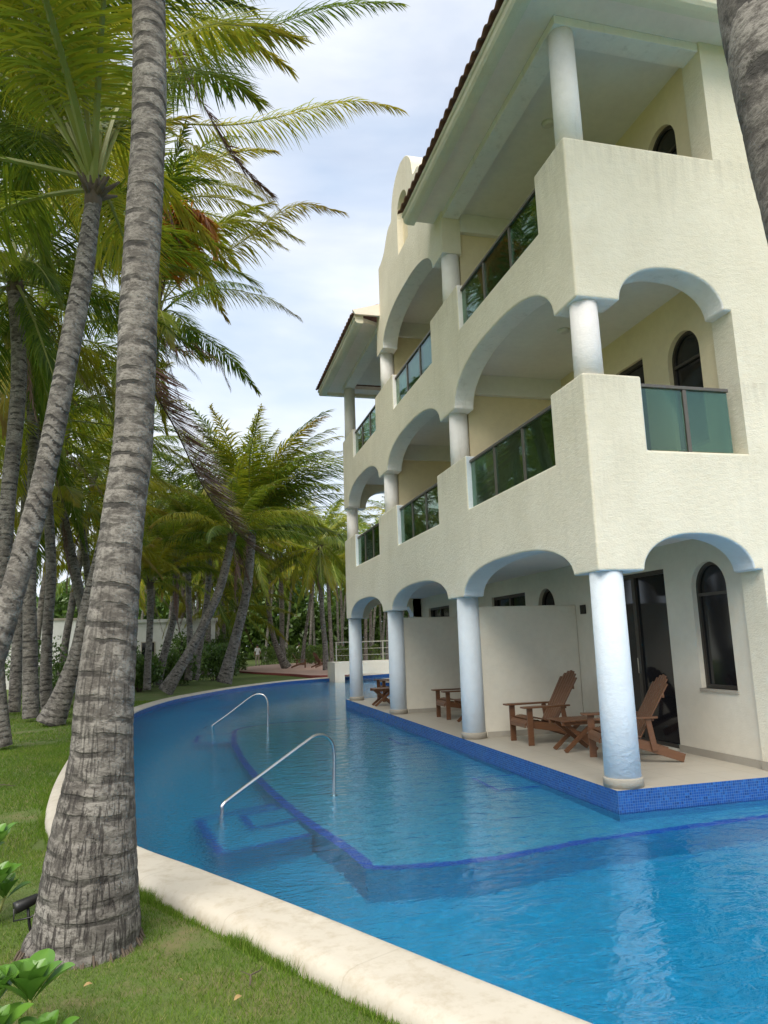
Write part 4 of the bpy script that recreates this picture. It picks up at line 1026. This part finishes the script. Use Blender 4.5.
hero_frond(t9, [(150,112,10),(168,55,10.4),(195,18,10.8),(235,-12,11),(290,-30,11.2),(340,-30,11.4)], 'g', 140, 1.05, .03, 3, droop=.9, windk=.3)
hero_frond(t9, [(150,126,10),(178,136,9.8),(215,160,9.5),(255,185,9.2),(285,215,9)], 'y', 120, .9, .028, 4, droop=1.3, windk=.3)
hero_frond(t9, [(150,112,10),(158,62,9.6),(172,50,9.2),(195,90,8.8),(234,158,8.6),(273,196,8.5)], 'd', 170, 1.0, .04, 5, 'dead_frond', droop=.5, windk=.1, messy=.14, spread=(38, 16), rr=.05)
hero_frond(t6, [(160,304,13),(185,278,13),(210,262,13),(245,240,12.8),(276,215,12.6),(304,204,12.5),(343,212,12.3)], 'y', 140, 1.05, .034, 6, droop=1.0, windk=.3)
hero_frond(t6, [(160,302,13),(178,296,13),(200,291,13),(225,289,13),(250,293,12.8),(273,300,12.6),(300,318,12.5)], 'y', 110, .75, .03, 7, droop=1.5, windk=.4)
hero_frond(t6, [(160,300,13),(175,262,12.9),(200,238,12.8),(235,222,12.6),(270,225,12.5),(300,240,12.4)], 'g', 130, 1.0, .034, 8, droop=1.0, windk=.3)
hero_frond(t6, [(160,302,13),(172,250,12.6),(188,218,12.3),(202,214,12),(212,232,11.8),(215,258,11.7)], 'o', 150, 1.1, .06, 9, droop=1.3, windk=.1)
hero_frond(t6, [(160,302,13),(164,255,12.5),(172,222,12.3),(184,206,12),(196,214,11.8),(202,236,11.7)], 'o', 130, 1.0, .06, 19, droop=1.4, windk=.2)
hero_frond(t6, [(160,306,13),(172,345,12.6),(190,345,12.4),(210,354,12.3),(222,370,12.2),(230,388,12.2)], 'd', 60, .7, .03, 10, 'dead_frond', droop=1.8, windk=.4, messy=.3)
hero_frond(t6, [(158,308,13),(150,345,12.5),(152,385,12.2),(175,428,12),(205,490,11.8),(235,530,11.7),(262,556,11.6)], 'd', 170, 1.6, .045, 11, 'dead_frond', droop=.55, windk=1.6, messy=.12, start=.25, spread=(50, 20), rr=.06)
hero_frond(t6, [(160,304,13),(165,335,12.8),(180,350,12.7),(215,356,12.5),(228,385,12.4)], 'y', 50, .6, .04, 12, droop=1.6, windk=.4)
# palms across the lawn
g2 = 'palms on the lawn beyond the pool'; WS = .70
palm('palm_tree', 'windswept palm leaning right, tallest bright crown against the sky left of the hotel', [(224,683,27.5,22),(231,655,27.5,16),(239,626,27.5,13.5),(247,590,27.6,12.5),(250,560,27.8,12),(252,535,28,11)], 50, 6.5, 1, 31, g2, segs=20, step=.06, ringp=.16, amp=.04, els=[0,0,1,0,1,0,1,2,0,1,3], dead=1)
palm('palm_tree', 'strongly slanting palm trunk rising rightwards over the lawn', [(165,692,23,22),(180,668,23,15),(198,636,23.1,12.5),(218,594,23.2,12),(226,565,23.3,11.5),(232,540,23.4,11)], 24, 3.9, 1, 32, g2, els=[0,1,2,1,3,2], segs=20, step=.06, ringp=.16, amp=.04, spin=.8)
palm('palm_tree', 'short upright palm with a yellow-green crown just right of the foreground trunk', [(147,690,24.5,11),(148,660,24.5,9.5),(150,625,24.5,9),(150,588,24.5,8.5)], 20, 3.4, 1, 33, g2, els=[0,1,2,1,3,2], segs=16, step=.06, ringp=.16, kinds='y', spin=.3)
palm('palm_tree', 'slightly slanting palm between the short upright palm and the dark one', [(157,685,27,13),(164,655,27,10.5),(174,617,27,9.5),(176,590,27,9),(176,568,27,9)], 24, 4.0, 1, 34, g2, els=[0,1,2,1,3,2], segs=16, step=.06, ringp=.16, spin=2)
palm('palm_tree', 'dark upright palm behind the slanting trunk', [(188,680,29,11),(190,650,29,9),(189,610,29,8),(188,560,29,8),(189,530,29.2,8)], 24, 4.2, 1, 35, g2, els=[0,1,2,1,3,2], segs=14, step=.07, ringp=.16, spin=4)
palm('palm_tree', 'palm standing right of the dark upright palm with trunk bending right', [(194,680,31,14),(198,655,31,10),(203,628,31,9),(208,590,31,8.5),(209,550,31,8.5)], 24, 4.2, 1, 36, g2, els=[0,1,2,1,3,2], segs=14, step=.07, ringp=.16, spin=1)
palm('palm_tree', 'palm curving left from the edge of the pink walkway', [(287,668,46,15),(280,655,46,10),(273,635,46,7),(269,610,46,7),(269,575,46,6.5),(271,545,46,6)], 26, 5.0, 1, 37, g2, els=[0,1,2,3,2,1], segs=14, step=.08, ringp=.18, spin=5)
palm('palm_tree', 'straight palm just right of the one curving left at the walkway', [(284,667,48,10),(282,640,48,7),(282,610,48,6.5),(281,575,48,6),(281,540,48,6)], 26, 5.0, 1, 38, g2, els=[0,1,2,3,2,1], segs=12, step=.09, ringp=.18, spin=3)
palm('palm_tree', 'slender palm with mop-headed crown nearest the hotel corner', [(326,670,35,9.5),(325,645,35,7.5),(322,612,35,7),(321,580,35,7),(320,549,35,6.5)], 26, 4.8, 1, 39, g2, segs=14, step=.07, ringp=.18, spin=.2, els=[1,2,3,4,2,3,4,5])
palm('palm_tree', 'thin palm directly behind the mop-headed palm', [(332,667,44,6),(331,640,44,5.5),(329,600,44,5),(328,560,44,5)], 28, 5.2, 1, 40, g2, segs=12, step=.09, ringp=.18, spin=2.2)
palm('palm_tree', 'stout low palm with pale swollen base behind the slanting trunk', [(206,676,38,14),(206,660,38,11),(208,640,38,8),(208,610,38,7),(206,585,38,7)], 20, 4.8, 1, 41, g2, segs=12, step=.09, ringp=.18)
palm('palm_tree', 'short young palm with bright fronds left of the man in white', [(236,668,42,8),(236,650,42,7),(238,630,42,6.5),(238,612,42,6)], 18, 4.4, 1, 42, g2, segs=12, step=.09, ringp=.18, kinds='yg', spin=1)
# further palms: seen between and above the nearer ones
def gpalm(name, label, x, y, h, lean, r, seed, nf, Lf, lod, group, zb=-.1, **k):
    rg = random.Random(seed); a = rg.uniform(-.5, .6)
    loc = [(x, y, zb, r*1.5), (x+lean*.12*math.cos(a), y+lean*.12*math.sin(a), zb+h*.2, r*1.05), (x+lean*.5*math.cos(a), y+lean*.5*math.sin(a), zb+h*.6, r), (x+lean*.9*math.cos(a), y+lean*.9*math.sin(a), zb+h, r*.9)]
    return palm(name, label, None, nf, Lf, lod, seed, group, segs=10, step=.12, ringp=.2, loc=loc, **k)
left = [(-11.5,20,7.5,'palm at the left edge in front of the boundary wall'),(-9.4,25,9.5,'palm by the boundary wall seen between left trunks'),(-12.5,12,10.5,'palm just outside the left edge, its fronds hanging in'),(-8.8,34,12.5,'tall palm rising behind the boundary wall end'),(-11,28,13,'tallest palm over the boundary wall'),(-14.5,26,11,'palm far left over the boundary wall')]
for i, (x, y, h, lb) in enumerate(left):
    gpalm('palm_tree', lb, x, y, h, 1.2, .14, 60+i, 20, 4.9, 1, 'palms on the left side of the garden', spin=i*.9, dead=2)
rg = random.Random(5); far = []
cand = [(x, y) for y in (40, 47, 54, 61, 69, 77) for x in np.arange(-9, 26, 3.6)] + [(-8.2, 36.5), (-6.0, 38.5), (-3.6, 36.8), (-5.1, 46.5), (-1.6, 44.5), (-10.5, 37.5), (-2.4, 51), (-7.5, 48)]
for x, y in cand:
    x += rg.uniform(-1.4, 1.4); y += rg.uniform(-2.5, 2.5)
    u, v = prj((x, y, 0))
    if -40 < u-384 or u < 90 or x > 3 + (y-30)*.35: pass
    if y < 50 and (-1.5 < x < 7.5): continue
    if u > 470 or u < 60: continue
    if abs(u-257) < 7: continue
    h = rg.uniform(7.5, 12.0) if y > 50 else rg.uniform(6.5, 10)
    far.append(gpalm('palm_tree', 'slim distant palm with dark trunk in the crowded grove beyond the lawn and walkway', x, y, h, rg.uniform(-.5, 2), .13, int(rg.random()*9999), 17, 5.2, 2, 'grove palms beyond the walkway', zb=-.06, dead=1))

# ================================================================== SHRUBS, HEDGES, PLANTS
def leaf_cloud(bm_pts, size, seed, shape='oval'):
    """leaf quads at given points with outward-ish normals"""
    rg = np.random.default_rng(seed); P = np.array(bm_pts); N = len(P)
    d = unit(rg.normal(0, 1, (N, 3))+np.array([0, 0, .5])); s = unit(np.cross(d, rg.normal(0, 1, (N, 3)))); sz = size*rg.uniform(.6, 1.3, (N, 1))
    V = np.stack([P, P+d*sz*.45+s*sz*.24, P+d*sz, P+d*sz*.45-s*sz*.24], 1).reshape(-1, 3)
    F = [(4*i, 4*i+1, 4*i+2, 4*i+3) for i in range(N)]
    return V, F, np.repeat(rg.uniform(0, 1, N), 4)
def leaf_obj(name, V, F, A, mat, parent=None):
    me = bpy.data.meshes.new(name); me.from_pydata(V.tolist(), [], F); me.update(); a = me.attributes.new('leaf', 'FLOAT', 'POINT'); a.data.foreach_set('value', A)
    return link(name, me, mat, parent)
def shrub(x, y, w, h, nleaf, size, label, seed, mat='shrub_leaf', cat='shrub', group=None, z=-.14):
    rg = np.random.default_rng(seed); t = empty('shrub', (x, y, z)); tag(t, label, cat, group)
    nb = 14; cs = np.stack([rg.uniform(-w*.32, w*.32, nb), rg.uniform(-w*.32, w*.32, nb), rg.uniform(.3, .78, nb)*h], 1); rr = rg.uniform(.20, .36, nb)*min(w, h*1.3)
    k = rg.integers(0, nb, nleaf); d = unit(rg.normal(0, 1, (nleaf, 3))); P = cs[k]+d*(rr[k]*rg.uniform(.6, 1.05, nleaf))[:, None]; P[:, 2] = np.maximum(P[:, 2], .02)
    leaf_obj('foliage', *leaf_cloud(P, size, seed), M[mat], t)
    bm = bmesh.new()
    for c in cs[:8]: tube(bm, [(c[0]*.15, c[1]*.15, 0), (c[0]*.5, c[1]*.5, c[2]*.5), tuple(c)], [.025, .016, .008], 5)
    obj('stem', bm, M['fibre'], t)
    return t
sh_ = [(-10.2,15.6,2.0,1.1,'bushy green shrub at the left edge beside the thin trunks'),(-8.9,18.5,1.6,1.0,'green shrub behind the straight left trunk'),(-7.5,20.2,2.2,1.9,'tall dense shrub between the curved trunk and foreground trunk'),(-9.8,22.5,2.4,2.2,'tall shrub in front of the boundary wall'),(-6.4,25.8,1.8,1.3,'shrub at the foot of the short upright palm'),(-5.2,29.5,2.4,1.4,'rounded shrub in front of the low white building'),(-3.2,33.5,2.4,1.8,'broad-leaved shrub between the slanting palms'),(-3.0,41,2.4,2.6,'tall leafy shrub left of the man in white'),(-7.8,27.5,2.4,1.9,'dark shrub at the left end of the low white building'),(-4.2,38,3.0,2.6,'dark shrub right of the low white building')]
for i, (x, y, w, h, lb) in enumerate(sh_): shrub(x, y, w, h, 2600, .13 if y < 24 else .2, lb, 200+i, group='shrubs bordering the lawn')
def hedge(x0, y0, x1, y1, h, w, label, seed, nleaf=5000):
    rg = np.random.default_rng(seed); t = empty('hedge', ((x0+x1)/2, (y0+y1)/2, -.06)); tag(t, label, 'hedge', 'clipped hedges beyond the walkway')
    a = np.array([x0, y0])-np.array([(x0+x1)/2, (y0+y1)/2]); b = -a; u = rg.uniform(0, 1, nleaf); d = (b-a)/np.linalg.norm(b-a); nn = np.array([-d[1], d[0]])
    face = rg.integers(0, 3, nleaf); v = rg.uniform(-.5, .5, nleaf)*w; z = rg.uniform(.02, 1, nleaf)*h*(1+.12*np.sin(u*40)); v = np.where(face == 0, -w/2, np.where(face == 1, w/2, v)); z = np.where(face == 2, h*(1+.12*np.sin(u*40)), z)
    P = np.concatenate([a+(b-a)*u[:, None]+nn*v[:, None], z[:, None]], 1)+rg.normal(0, .04, (nleaf, 3))
    leaf_obj('foliage', *leaf_cloud(P, .17, seed), M['hedge_leaf'], t)
    bm = bmesh.new(); k = int(np.linalg.norm(b-a)/.6)
    for i in range(k+1):
        q = a+(b-a)*i/max(k, 1); tube(bm, [(q[0], q[1], 0), (q[0]+.03, q[1], h*.85)], [.03, .012], 5)
    obj('stem', bm, M['fibre'], t)
hedge(1.6, 60.5, 7.0, 60.5, 1.3, .9, 'clipped hedge behind the man in white', 300)
hedge(4.6, 56.5, 10.5, 53, 1.2, .9, 'clipped hedge behind the brown chairs', 301)
hedge(-4.2, 44, -.9, 47, .9, .8, 'low hedge left of the man in white', 302)
hedge(-9.5, 24.5, -4.0, 33, 1.0, .9, 'hedge along the lawn before the low white building', 303)
# far wood
rgn = np.random.default_rng(9); N_ = 120000
u = rgn.uniform(0, 1, N_); X = -40+u*95; Yy = 92+rgn.uniform(-9, 9, N_)+.0*X; hh = 9.5+2.5*np.sin(X*.35)+1.6*np.sin(X*.9+1); Z = rgn.uniform(0, 1, N_)**.8*hh
fw_ = leaf_obj('far_wood', *leaf_cloud(np.stack([X, Yy, Z], 1), .75, 77), M['shrub_leaf']); tag(fw_, 'dark mass of trees closing the view behind the grove', 'wood', kind='stuff')

# boundary wall and villa on the left
W = empty('boundary_wall', (-12, 33, -.15)); tag(W, 'plain white rendered garden wall behind the left palms', 'wall')
bm = bmesh.new(); box(bm, (-16, -.12, 0), (2.0, .12, 3.3)); obj('wall', bm, M['white_wall'], W); bm = bmesh.new(); box(bm, (-16, -.17, 3.3), (2.02, .17, 3.42)); obj('wall_cap', bm, M['stone_trim'], W); W.rotation_euler = (0, 0, rad(8))
VL = empty('villa', (-7.2, 40, -.12)); tag(VL, 'low white flat-roofed building glimpsed between palm trunks beyond the lawn', 'building')
bm = bmesh.new(); box(bm, (-3.2, 0, 0), (4.2, 6, 3.3)); obj('wall', bm, M['white_wall'], VL)
bm = bmesh.new(); box(bm, (-3.35, -.15, 3.3), (4.35, 6.15, 3.5)); obj('roof', bm, M['white_wall'], VL)
for x in (-2.2, -.1, 2.0):
    for z in (1.2,):
        bm = bmesh.new(); box(bm, (x-.06, -.05, z-.06), (x+.76, -.002, z+.96)); wf = obj('window', bm, M['stone_trim'], VL)
        bm = bmesh.new(); box(bm, (x, -.07, z), (x+.7, -.052, z+.9)); obj('pane', bm, M['dark_glass'], wf)

def rosette_plant(x, y, stems, label, seed):
    rg = random.Random(seed); t = empty('shrub', (x, y, -.16)); tag(t, label, 'plant', 'glossy leafy plants on the near lawn')
    for (dx, dy, h, n_, ls) in stems:
        bm = bmesh.new(); top = Vector((dx, dy, h)); tube(bm, [(dx*.3, dy*.3, 0), (dx*.7, dy*.7, h*.5), tuple(top)], [.014, .012, .009], 8); obj('stem', bm, M['rachis'], t)
        for k in range(n_):
            a = k*2.4+rg.uniform(-.2, .2); e = rad(86-46*(k/n_)**.9+rg.uniform(-6, 6)) ; l = ls*.92*(.62+.45*(k/n_))*rg.uniform(.9, 1.1)
            d = Vector((math.cos(a), math.sin(a), 0)); V = []; F = []; A = []; q = rg.random()
            o = top-Vector((0, 0, .03*k/n_)); nn_ = 15
            pos = o.copy(); 
            for i in range(nn_):
                s = i/(nn_-1); ee = e-s*.45; wdt = l*.25*(max(0, math.sin(math.pi*(s*.985+.012)**1.75))**.72)
                sd_ = Vector((-d.y, d.x, 0)); upv = Vector((0, 0, math.cos(ee)))-d*math.sin(ee)*1.0
                c = pos
                for w in (-1, -.5, 0, .5, 1): V.append(tuple(c+sd_*wdt*w+upv*(abs(w)**1.5*wdt*.38))); A.append(.25+.5*q+(.2 if w == 0 else 0))
                pos = pos+(d*math.cos(ee)+Vector((0, 0, math.sin(ee))))*l/(nn_-1)
            for i in range(nn_-1):
                for j in range(4): F.append((i*5+j, i*5+j+1, (i+1)*5+j+1, (i+1)*5+j))
            me = bpy.data.meshes.new('leaf'); me.from_pydata(V, [], F); me.update(); at = me.attributes.new('leaf', 'FLOAT', 'POINT'); at.data.foreach_set('value', A)
            link('leaf', me, M['fleshy_leaf'], t, True)
    return t
p = onz(26, 1062, -.16)
rosette_plant(p[0], p[1], [(.0, .02, .24, 15, .25), (-.15, .02, .24, 12, .21), (.09, -.12, .10, 11, .2), (-.1, -.12, .16, 12, .2)], 'glossy bright green rosette plant in the bottom left corner', 1)
p = onz(-12, 925, -.16)
rosette_plant(p[0], p[1], [(.0, .02, .46, 13, .25), (.06, -.1, .26, 12, .22), (-.12, .1, .36, 11, .24), (.08, .06, .15, 9, .2)], 'glossy green rosette plant at the left edge beside the black garden light', 2)

# garden light at the foot of the foreground palm
p = onz(34, 945, -.165); G = empty('garden_spotlight', p); tag(G, 'small black garden spotlight at the foot of the foreground palm', 'light')
hp = atY(28, 903, p[1]+.02)-p
bm = bmesh.new(); a = Vector(hp)+Vector((-.07, -.03, -.015)); b = Vector(hp)+Vector((.06, .03, .02)); tube(bm, [a, a+(b-a)*.15, a+(b-a)*.9, b], [.034, .036, .028, .018], 16); obj('lamp_head', bm, M['black'], G)
bm = bmesh.new(); tube(bm, [tuple(Vector(hp)+Vector((.0, 0, -.02))), (hp[0]+.01, hp[1]+.01, hp[2]*.5), (0, 0, -.03)], [.009, .009, .007], 8); obj('stake', bm, M['black'], G)
bm = bmesh.new(); tube(bm, [tuple(a), tuple(a+Vector((.0, .0, -.07))), tuple(Vector(hp)+Vector((.02, -.01, -.08))), tuple(Vector(hp)+Vector((.06, -.02, -.05))), (hp[0]+.02, hp[1], .04), (-.02, -.03, .0)], .0055, 8); obj('cable', bm, M['black'], G)
# a few fallen leaves
for i, (px, py, s, lb) in enumerate([(180,980,.05,'small yellow fallen leaf on the grass right of the trunk'),(88,985,.06,'curled brown fallen leaf below the foreground trunk'),(193,990,.035,'tiny grey fallen leaf near the coping'),(238,998,.07,'dry whitish leaf tuft on the grass near the coping')]):
    q = onz(px, py, -.12); bm = bmesh.new(); rr_ = random.Random(i); a0 = rr_.uniform(0, 3)
    row = []
    for k in range(6):
        t_ = k/5; w = s*.35*math.sin(math.pi*(.08+.84*t_)); c_ = Vector((math.cos(a0)*(t_-.5)*s*1.6, math.sin(a0)*(t_-.5)*s*1.6, .02*math.sin(t_*3))); sdv = Vector((-math.sin(a0), math.cos(a0), .35))
        row.append((bm.verts.new(c_-sdv*w), bm.verts.new(c_+sdv*w)))
    for a_, b_ in zip(row, row[1:]): bm.faces.new((a_[0], a_[1], b_[1], b_[0]))
    o = obj('fallen_leaf', bm, M['dead_leaf']); o.location = q; o.scale = (.45, .45, .45); tag(o, lb, 'leaf', 'fallen leaves on the near grass')

# ================================================================== PEOPLE
def person(x, y, z, face, label, shirt, pants, stride=.12, h=1.74):
    S = h/1.74
    J = {'pel': (0,0,.93), 'abd': (0,.01,1.08), 'che': (0,.0,1.30), 'sho': (0,0,1.42), 'nec': (0,.01,1.50), 'hea': (0,.03,1.58), 'hd2': (0,.03,1.69),
         'hl': (-.10,0,.90), 'kl': (-.11,stride*.6,.50), 'al': (-.11,-stride*.2+.02,.09), 'tl': (-.12,.14,.03),
         'hr': (.10,0,.90), 'kr': (.11,.03,.49), 'ar': (.11,-stride,.10), 'tr': (.12,-stride+.13,.03),
         'sl': (-.17,0,1.42), 'el': (-.24,-.05,1.15), 'wl': (-.25,.05,.92), 'fl': (-.25,.08,.83),
         'sr': (.17,0,1.42), 'er': (.24,-.02,1.15), 'wr': (.25,.10,.95), 'fr': (.25,.14,.86)}
    R_ = {'pel': .15,'abd': .135,'che': .155,'sho': .12,'nec': .055,'hea': .085,'hd2': .08,'hl': .095,'kl': .062,'al': .043,'tl': .036,'hr': .095,'kr': .062,'ar': .043,'tr': .036,'sl': .062,'el': .043,'wl': .03,'fl': .028,'sr': .062,'er': .043,'wr': .03,'fr': .028}
    E_ = [('pel','abd'),('abd','che'),('che','sho'),('sho','nec'),('nec','hea'),('hea','hd2'),('pel','hl'),('hl','kl'),('kl','al'),('al','tl'),('pel','hr'),('hr','kr'),('kr','ar'),('ar','tr'),('sho','sl'),('sl','el'),('el','wl'),('wl','fl'),('sho','sr'),('sr','er'),('er','wr'),('wr','fr')]
    ks = list(J); me = bpy.data.meshes.new('person'); me.from_pydata([Vector(J[k])*S for k in ks], [(ks.index(a), ks.index(b)) for a, b in E_], []); 
    o = bpy.data.objects.new('person', me); COL.objects.link(o); sk = o.modifiers.new('skin', 'SKIN'); me.skin_vertices.new() if not me.skin_vertices else None
    for i, k in enumerate(ks):
        v = me.skin_vertices[0].data[i]; v.radius = (R_[k]*S, R_[k]*S*(.8 if k in ('pel','abd','che','sho') else 1)); v.use_root = (k == 'pel')
    o.modifiers.new('sub', 'SUBSURF').levels = 2; o.modifiers['sub'].render_levels = 2
    dg = bpy.context.evaluated_depsgraph_get(); ev = o.evaluated_get(dg); m2 = bpy.data.meshes.new_from_object(ev)
    bpy.data.objects.remove(o)
    o = link('person', m2, [M['skin'], M[shirt], M[pants], M['black']], None, True)
    for f in m2.polygons:
        c = f.center/S; f.material_index = 1 if (.93 < c.z < 1.47 and not (abs(c.x) > .2 and c.z < 1.2)) else (2 if (.10 < c.z <= .93 and abs(c.x) < .21) else (3 if c.z <= .10 else 0))
    o.location = (x, y, z); o.rotation_euler = (0, 0, face); tag(o, label, 'person')
    bm = bmesh.new(); bmesh.ops.create_icosphere(bm, subdivisions=3, radius=.104*S, matrix=Matrix.Translation(Vector((0, .0, 1.665))*S))
    bmesh.ops.delete(bm, geom=[v for v in bm.verts if v.co.z < 1.60*S or (v.co.y > .075*S and v.co.z < 1.71*S)], context='VERTS'); obj('hair', bm, M['hair'], o, True)
    return o
p = atY(257.5, 655, 55.5); person(p[0], 55.5, -.05, rad(15), 'man in a white shirt and khaki trousers walking away beyond the lawn', 'white_cloth', 'khaki')
q = atY(299, 655, 64.0); person(q[0], 64.0, -.05, rad(-30), 'distant person in a white shirt behind the clipped hedge', 'white_cloth', 'black', .05)

# ================================================================== GRASS ON THE NEAR LAWN
def grass(x0, x1, y0, y1, N, hgt, wd, seed, cond):
    rg = np.random.default_rng(seed); X = rg.uniform(x0, x1, N); Y = rg.uniform(y0, y1, N)
    # keep outside the coping
    P = np.stack([X, Y], 1); keep = np.ones(N, bool)
    near = POOL; 
    for s in range(0, N, 20000):
        q = P[s:s+20000]; d = ((q[:, None, :]-near[None])**2).sum(2); k = d.argmin(1); off = ((q-near[k])*NRM[k]).sum(1); keep[s:s+20000] = off > .452
    pn = np.sin(X*1.9+.7*np.sin(Y*1.3))*np.sin(Y*2.3+.5*np.sin(X*2.1)); keep &= (pn > -.72) | (rg.random(N) < .22)
    P = P[keep]; N = len(P); pn = pn[keep]
    a = rg.uniform(0, 2*math.pi, N); ln = hgt*rg.uniform(.4, 1.25, N)*(1+.25*pn); lean = rg.uniform(.15, .95, N)
    base = np.stack([P[:, 0], P[:, 1], np.full(N, -.172)], 1); w = np.stack([np.cos(a), np.sin(a), np.zeros(N)], 1)*(wd*rg.uniform(.6, 1.2, N))[:, None]
    b = rg.uniform(0, 2*math.pi, N); dr = np.stack([np.cos(b)*lean, np.sin(b)*lean, np.ones(N)*.85], 1); tip = base+dr*ln[:, None]
    V = np.stack([base-w, base+w, tip], 1).reshape(-1, 3); F = np.arange(3*N).reshape(-1, 3)
    me = bpy.data.meshes.new('grass'); me.from_pydata(V.tolist(), [], F.tolist()); me.update()
    tint = np.clip(.45+.18*pn+rg.normal(0, .16, N), 0, 1); tint = np.where(rg.random(N) < .05, .97, tint)
    at = me.attributes.new('tint', 'FLOAT', 'POINT'); at.data.foreach_set('value', np.repeat(tint, 3))
    o = link('grass', me, M['blade']); tag(o, 'short green lawn grass along the pool edge', 'grass', kind='stuff')
grass(-6.6, -2.4, -4.6, .5, 190000, .040, .0022, 1, None)
def edge_grass(N, seed):
    rg = np.random.default_rng(seed); k = np.array([i for i in range(n) if POOL[i][0] < -1.6 and -4.6 < POOL[i][1] < 10])
    i = rg.choice(k, N); f = rg.random(N)[:, None]; P = POOL[i]*(1-f)+POOL[(i+1) % n]*f; off = .448+np.abs(rg.normal(0, .022, N)); clump = rg.random(N) < .55+.4*np.sin(P[:, 1]*5+np.sin(P[:, 1]*13))
    P = (P+NRM[i]*off[:, None])[clump]; m = len(P); a = rg.uniform(0, 6.28, m); ln = rg.uniform(.025, .06, m)*(1+.9*np.clip(np.sin(P[:, 1]*4.1+np.sin(P[:, 1]*9)), 0, 1)); out = NRM[i][clump]
    base = np.concatenate([P, np.full((m, 1), -.172)], 1); w = np.stack([np.cos(a), np.sin(a), 0*a], 1)*.0022
    lean = rg.normal(0, .35, (m, 2))-out*.25; tip = base+np.concatenate([lean*ln[:, None], ln[:, None]], 1)
    V = np.stack([base-w, base+w, tip], 1).reshape(-1, 3); F = np.arange(3*m).reshape(-1, 3)
    me = bpy.data.meshes.new('grass'); me.from_pydata(V.tolist(), [], F.tolist()); me.update()
    at = me.attributes.new('tint', 'FLOAT', 'POINT'); at.data.foreach_set('value', np.repeat(np.clip(rg.normal(.5, .2, m), 0, 1), 3))
    o = link('grass', me, M['blade']); tag(o, 'longer grass tufts growing against the outer face of the coping', 'grass', kind='stuff')
edge_grass(26000, 8)
for q_, (px, py, a_, l_, lb) in enumerate([(118,868,.4,.34,'thin dry twig on the grass left of the coping'),(16,786,2.6,.45,'curved dark twig on the lawn at the left edge'),(250,985,1.2,.22,'pale dry stalk on the grass near the coping corner')]):
    P_ = onz(px, py, -.14); bm = bmesh.new(); d_ = Vector((math.cos(a_), math.sin(a_), 0)); s_ = Vector((-d_.y, d_.x, 0))
    tube(bm, [(0, 0, 0), tuple(d_*l_*.35+s_*.02+Vector((0, 0, .015))), tuple(d_*l_*.7-s_*.015+Vector((0, 0, .01))), tuple(d_*l_)], [.004, .004, .003, .0015], 6)
    tube(bm, [tuple(d_*l_*.35+s_*.02+Vector((0, 0, .015))), tuple(d_*l_*.5+s_*.09+Vector((0, 0, .02)))], [.003, .001], 5)
    o = obj('twig', bm, M['fibre']); o.location = P_; tag(o, lb, 'twig')
grass(-9.5, -5.6, .5, 9.0, 110000, .05, .004, 2, None)
grass(-13, -5.5, 9.0, 20.0, 60000, .06, .008, 3, None)
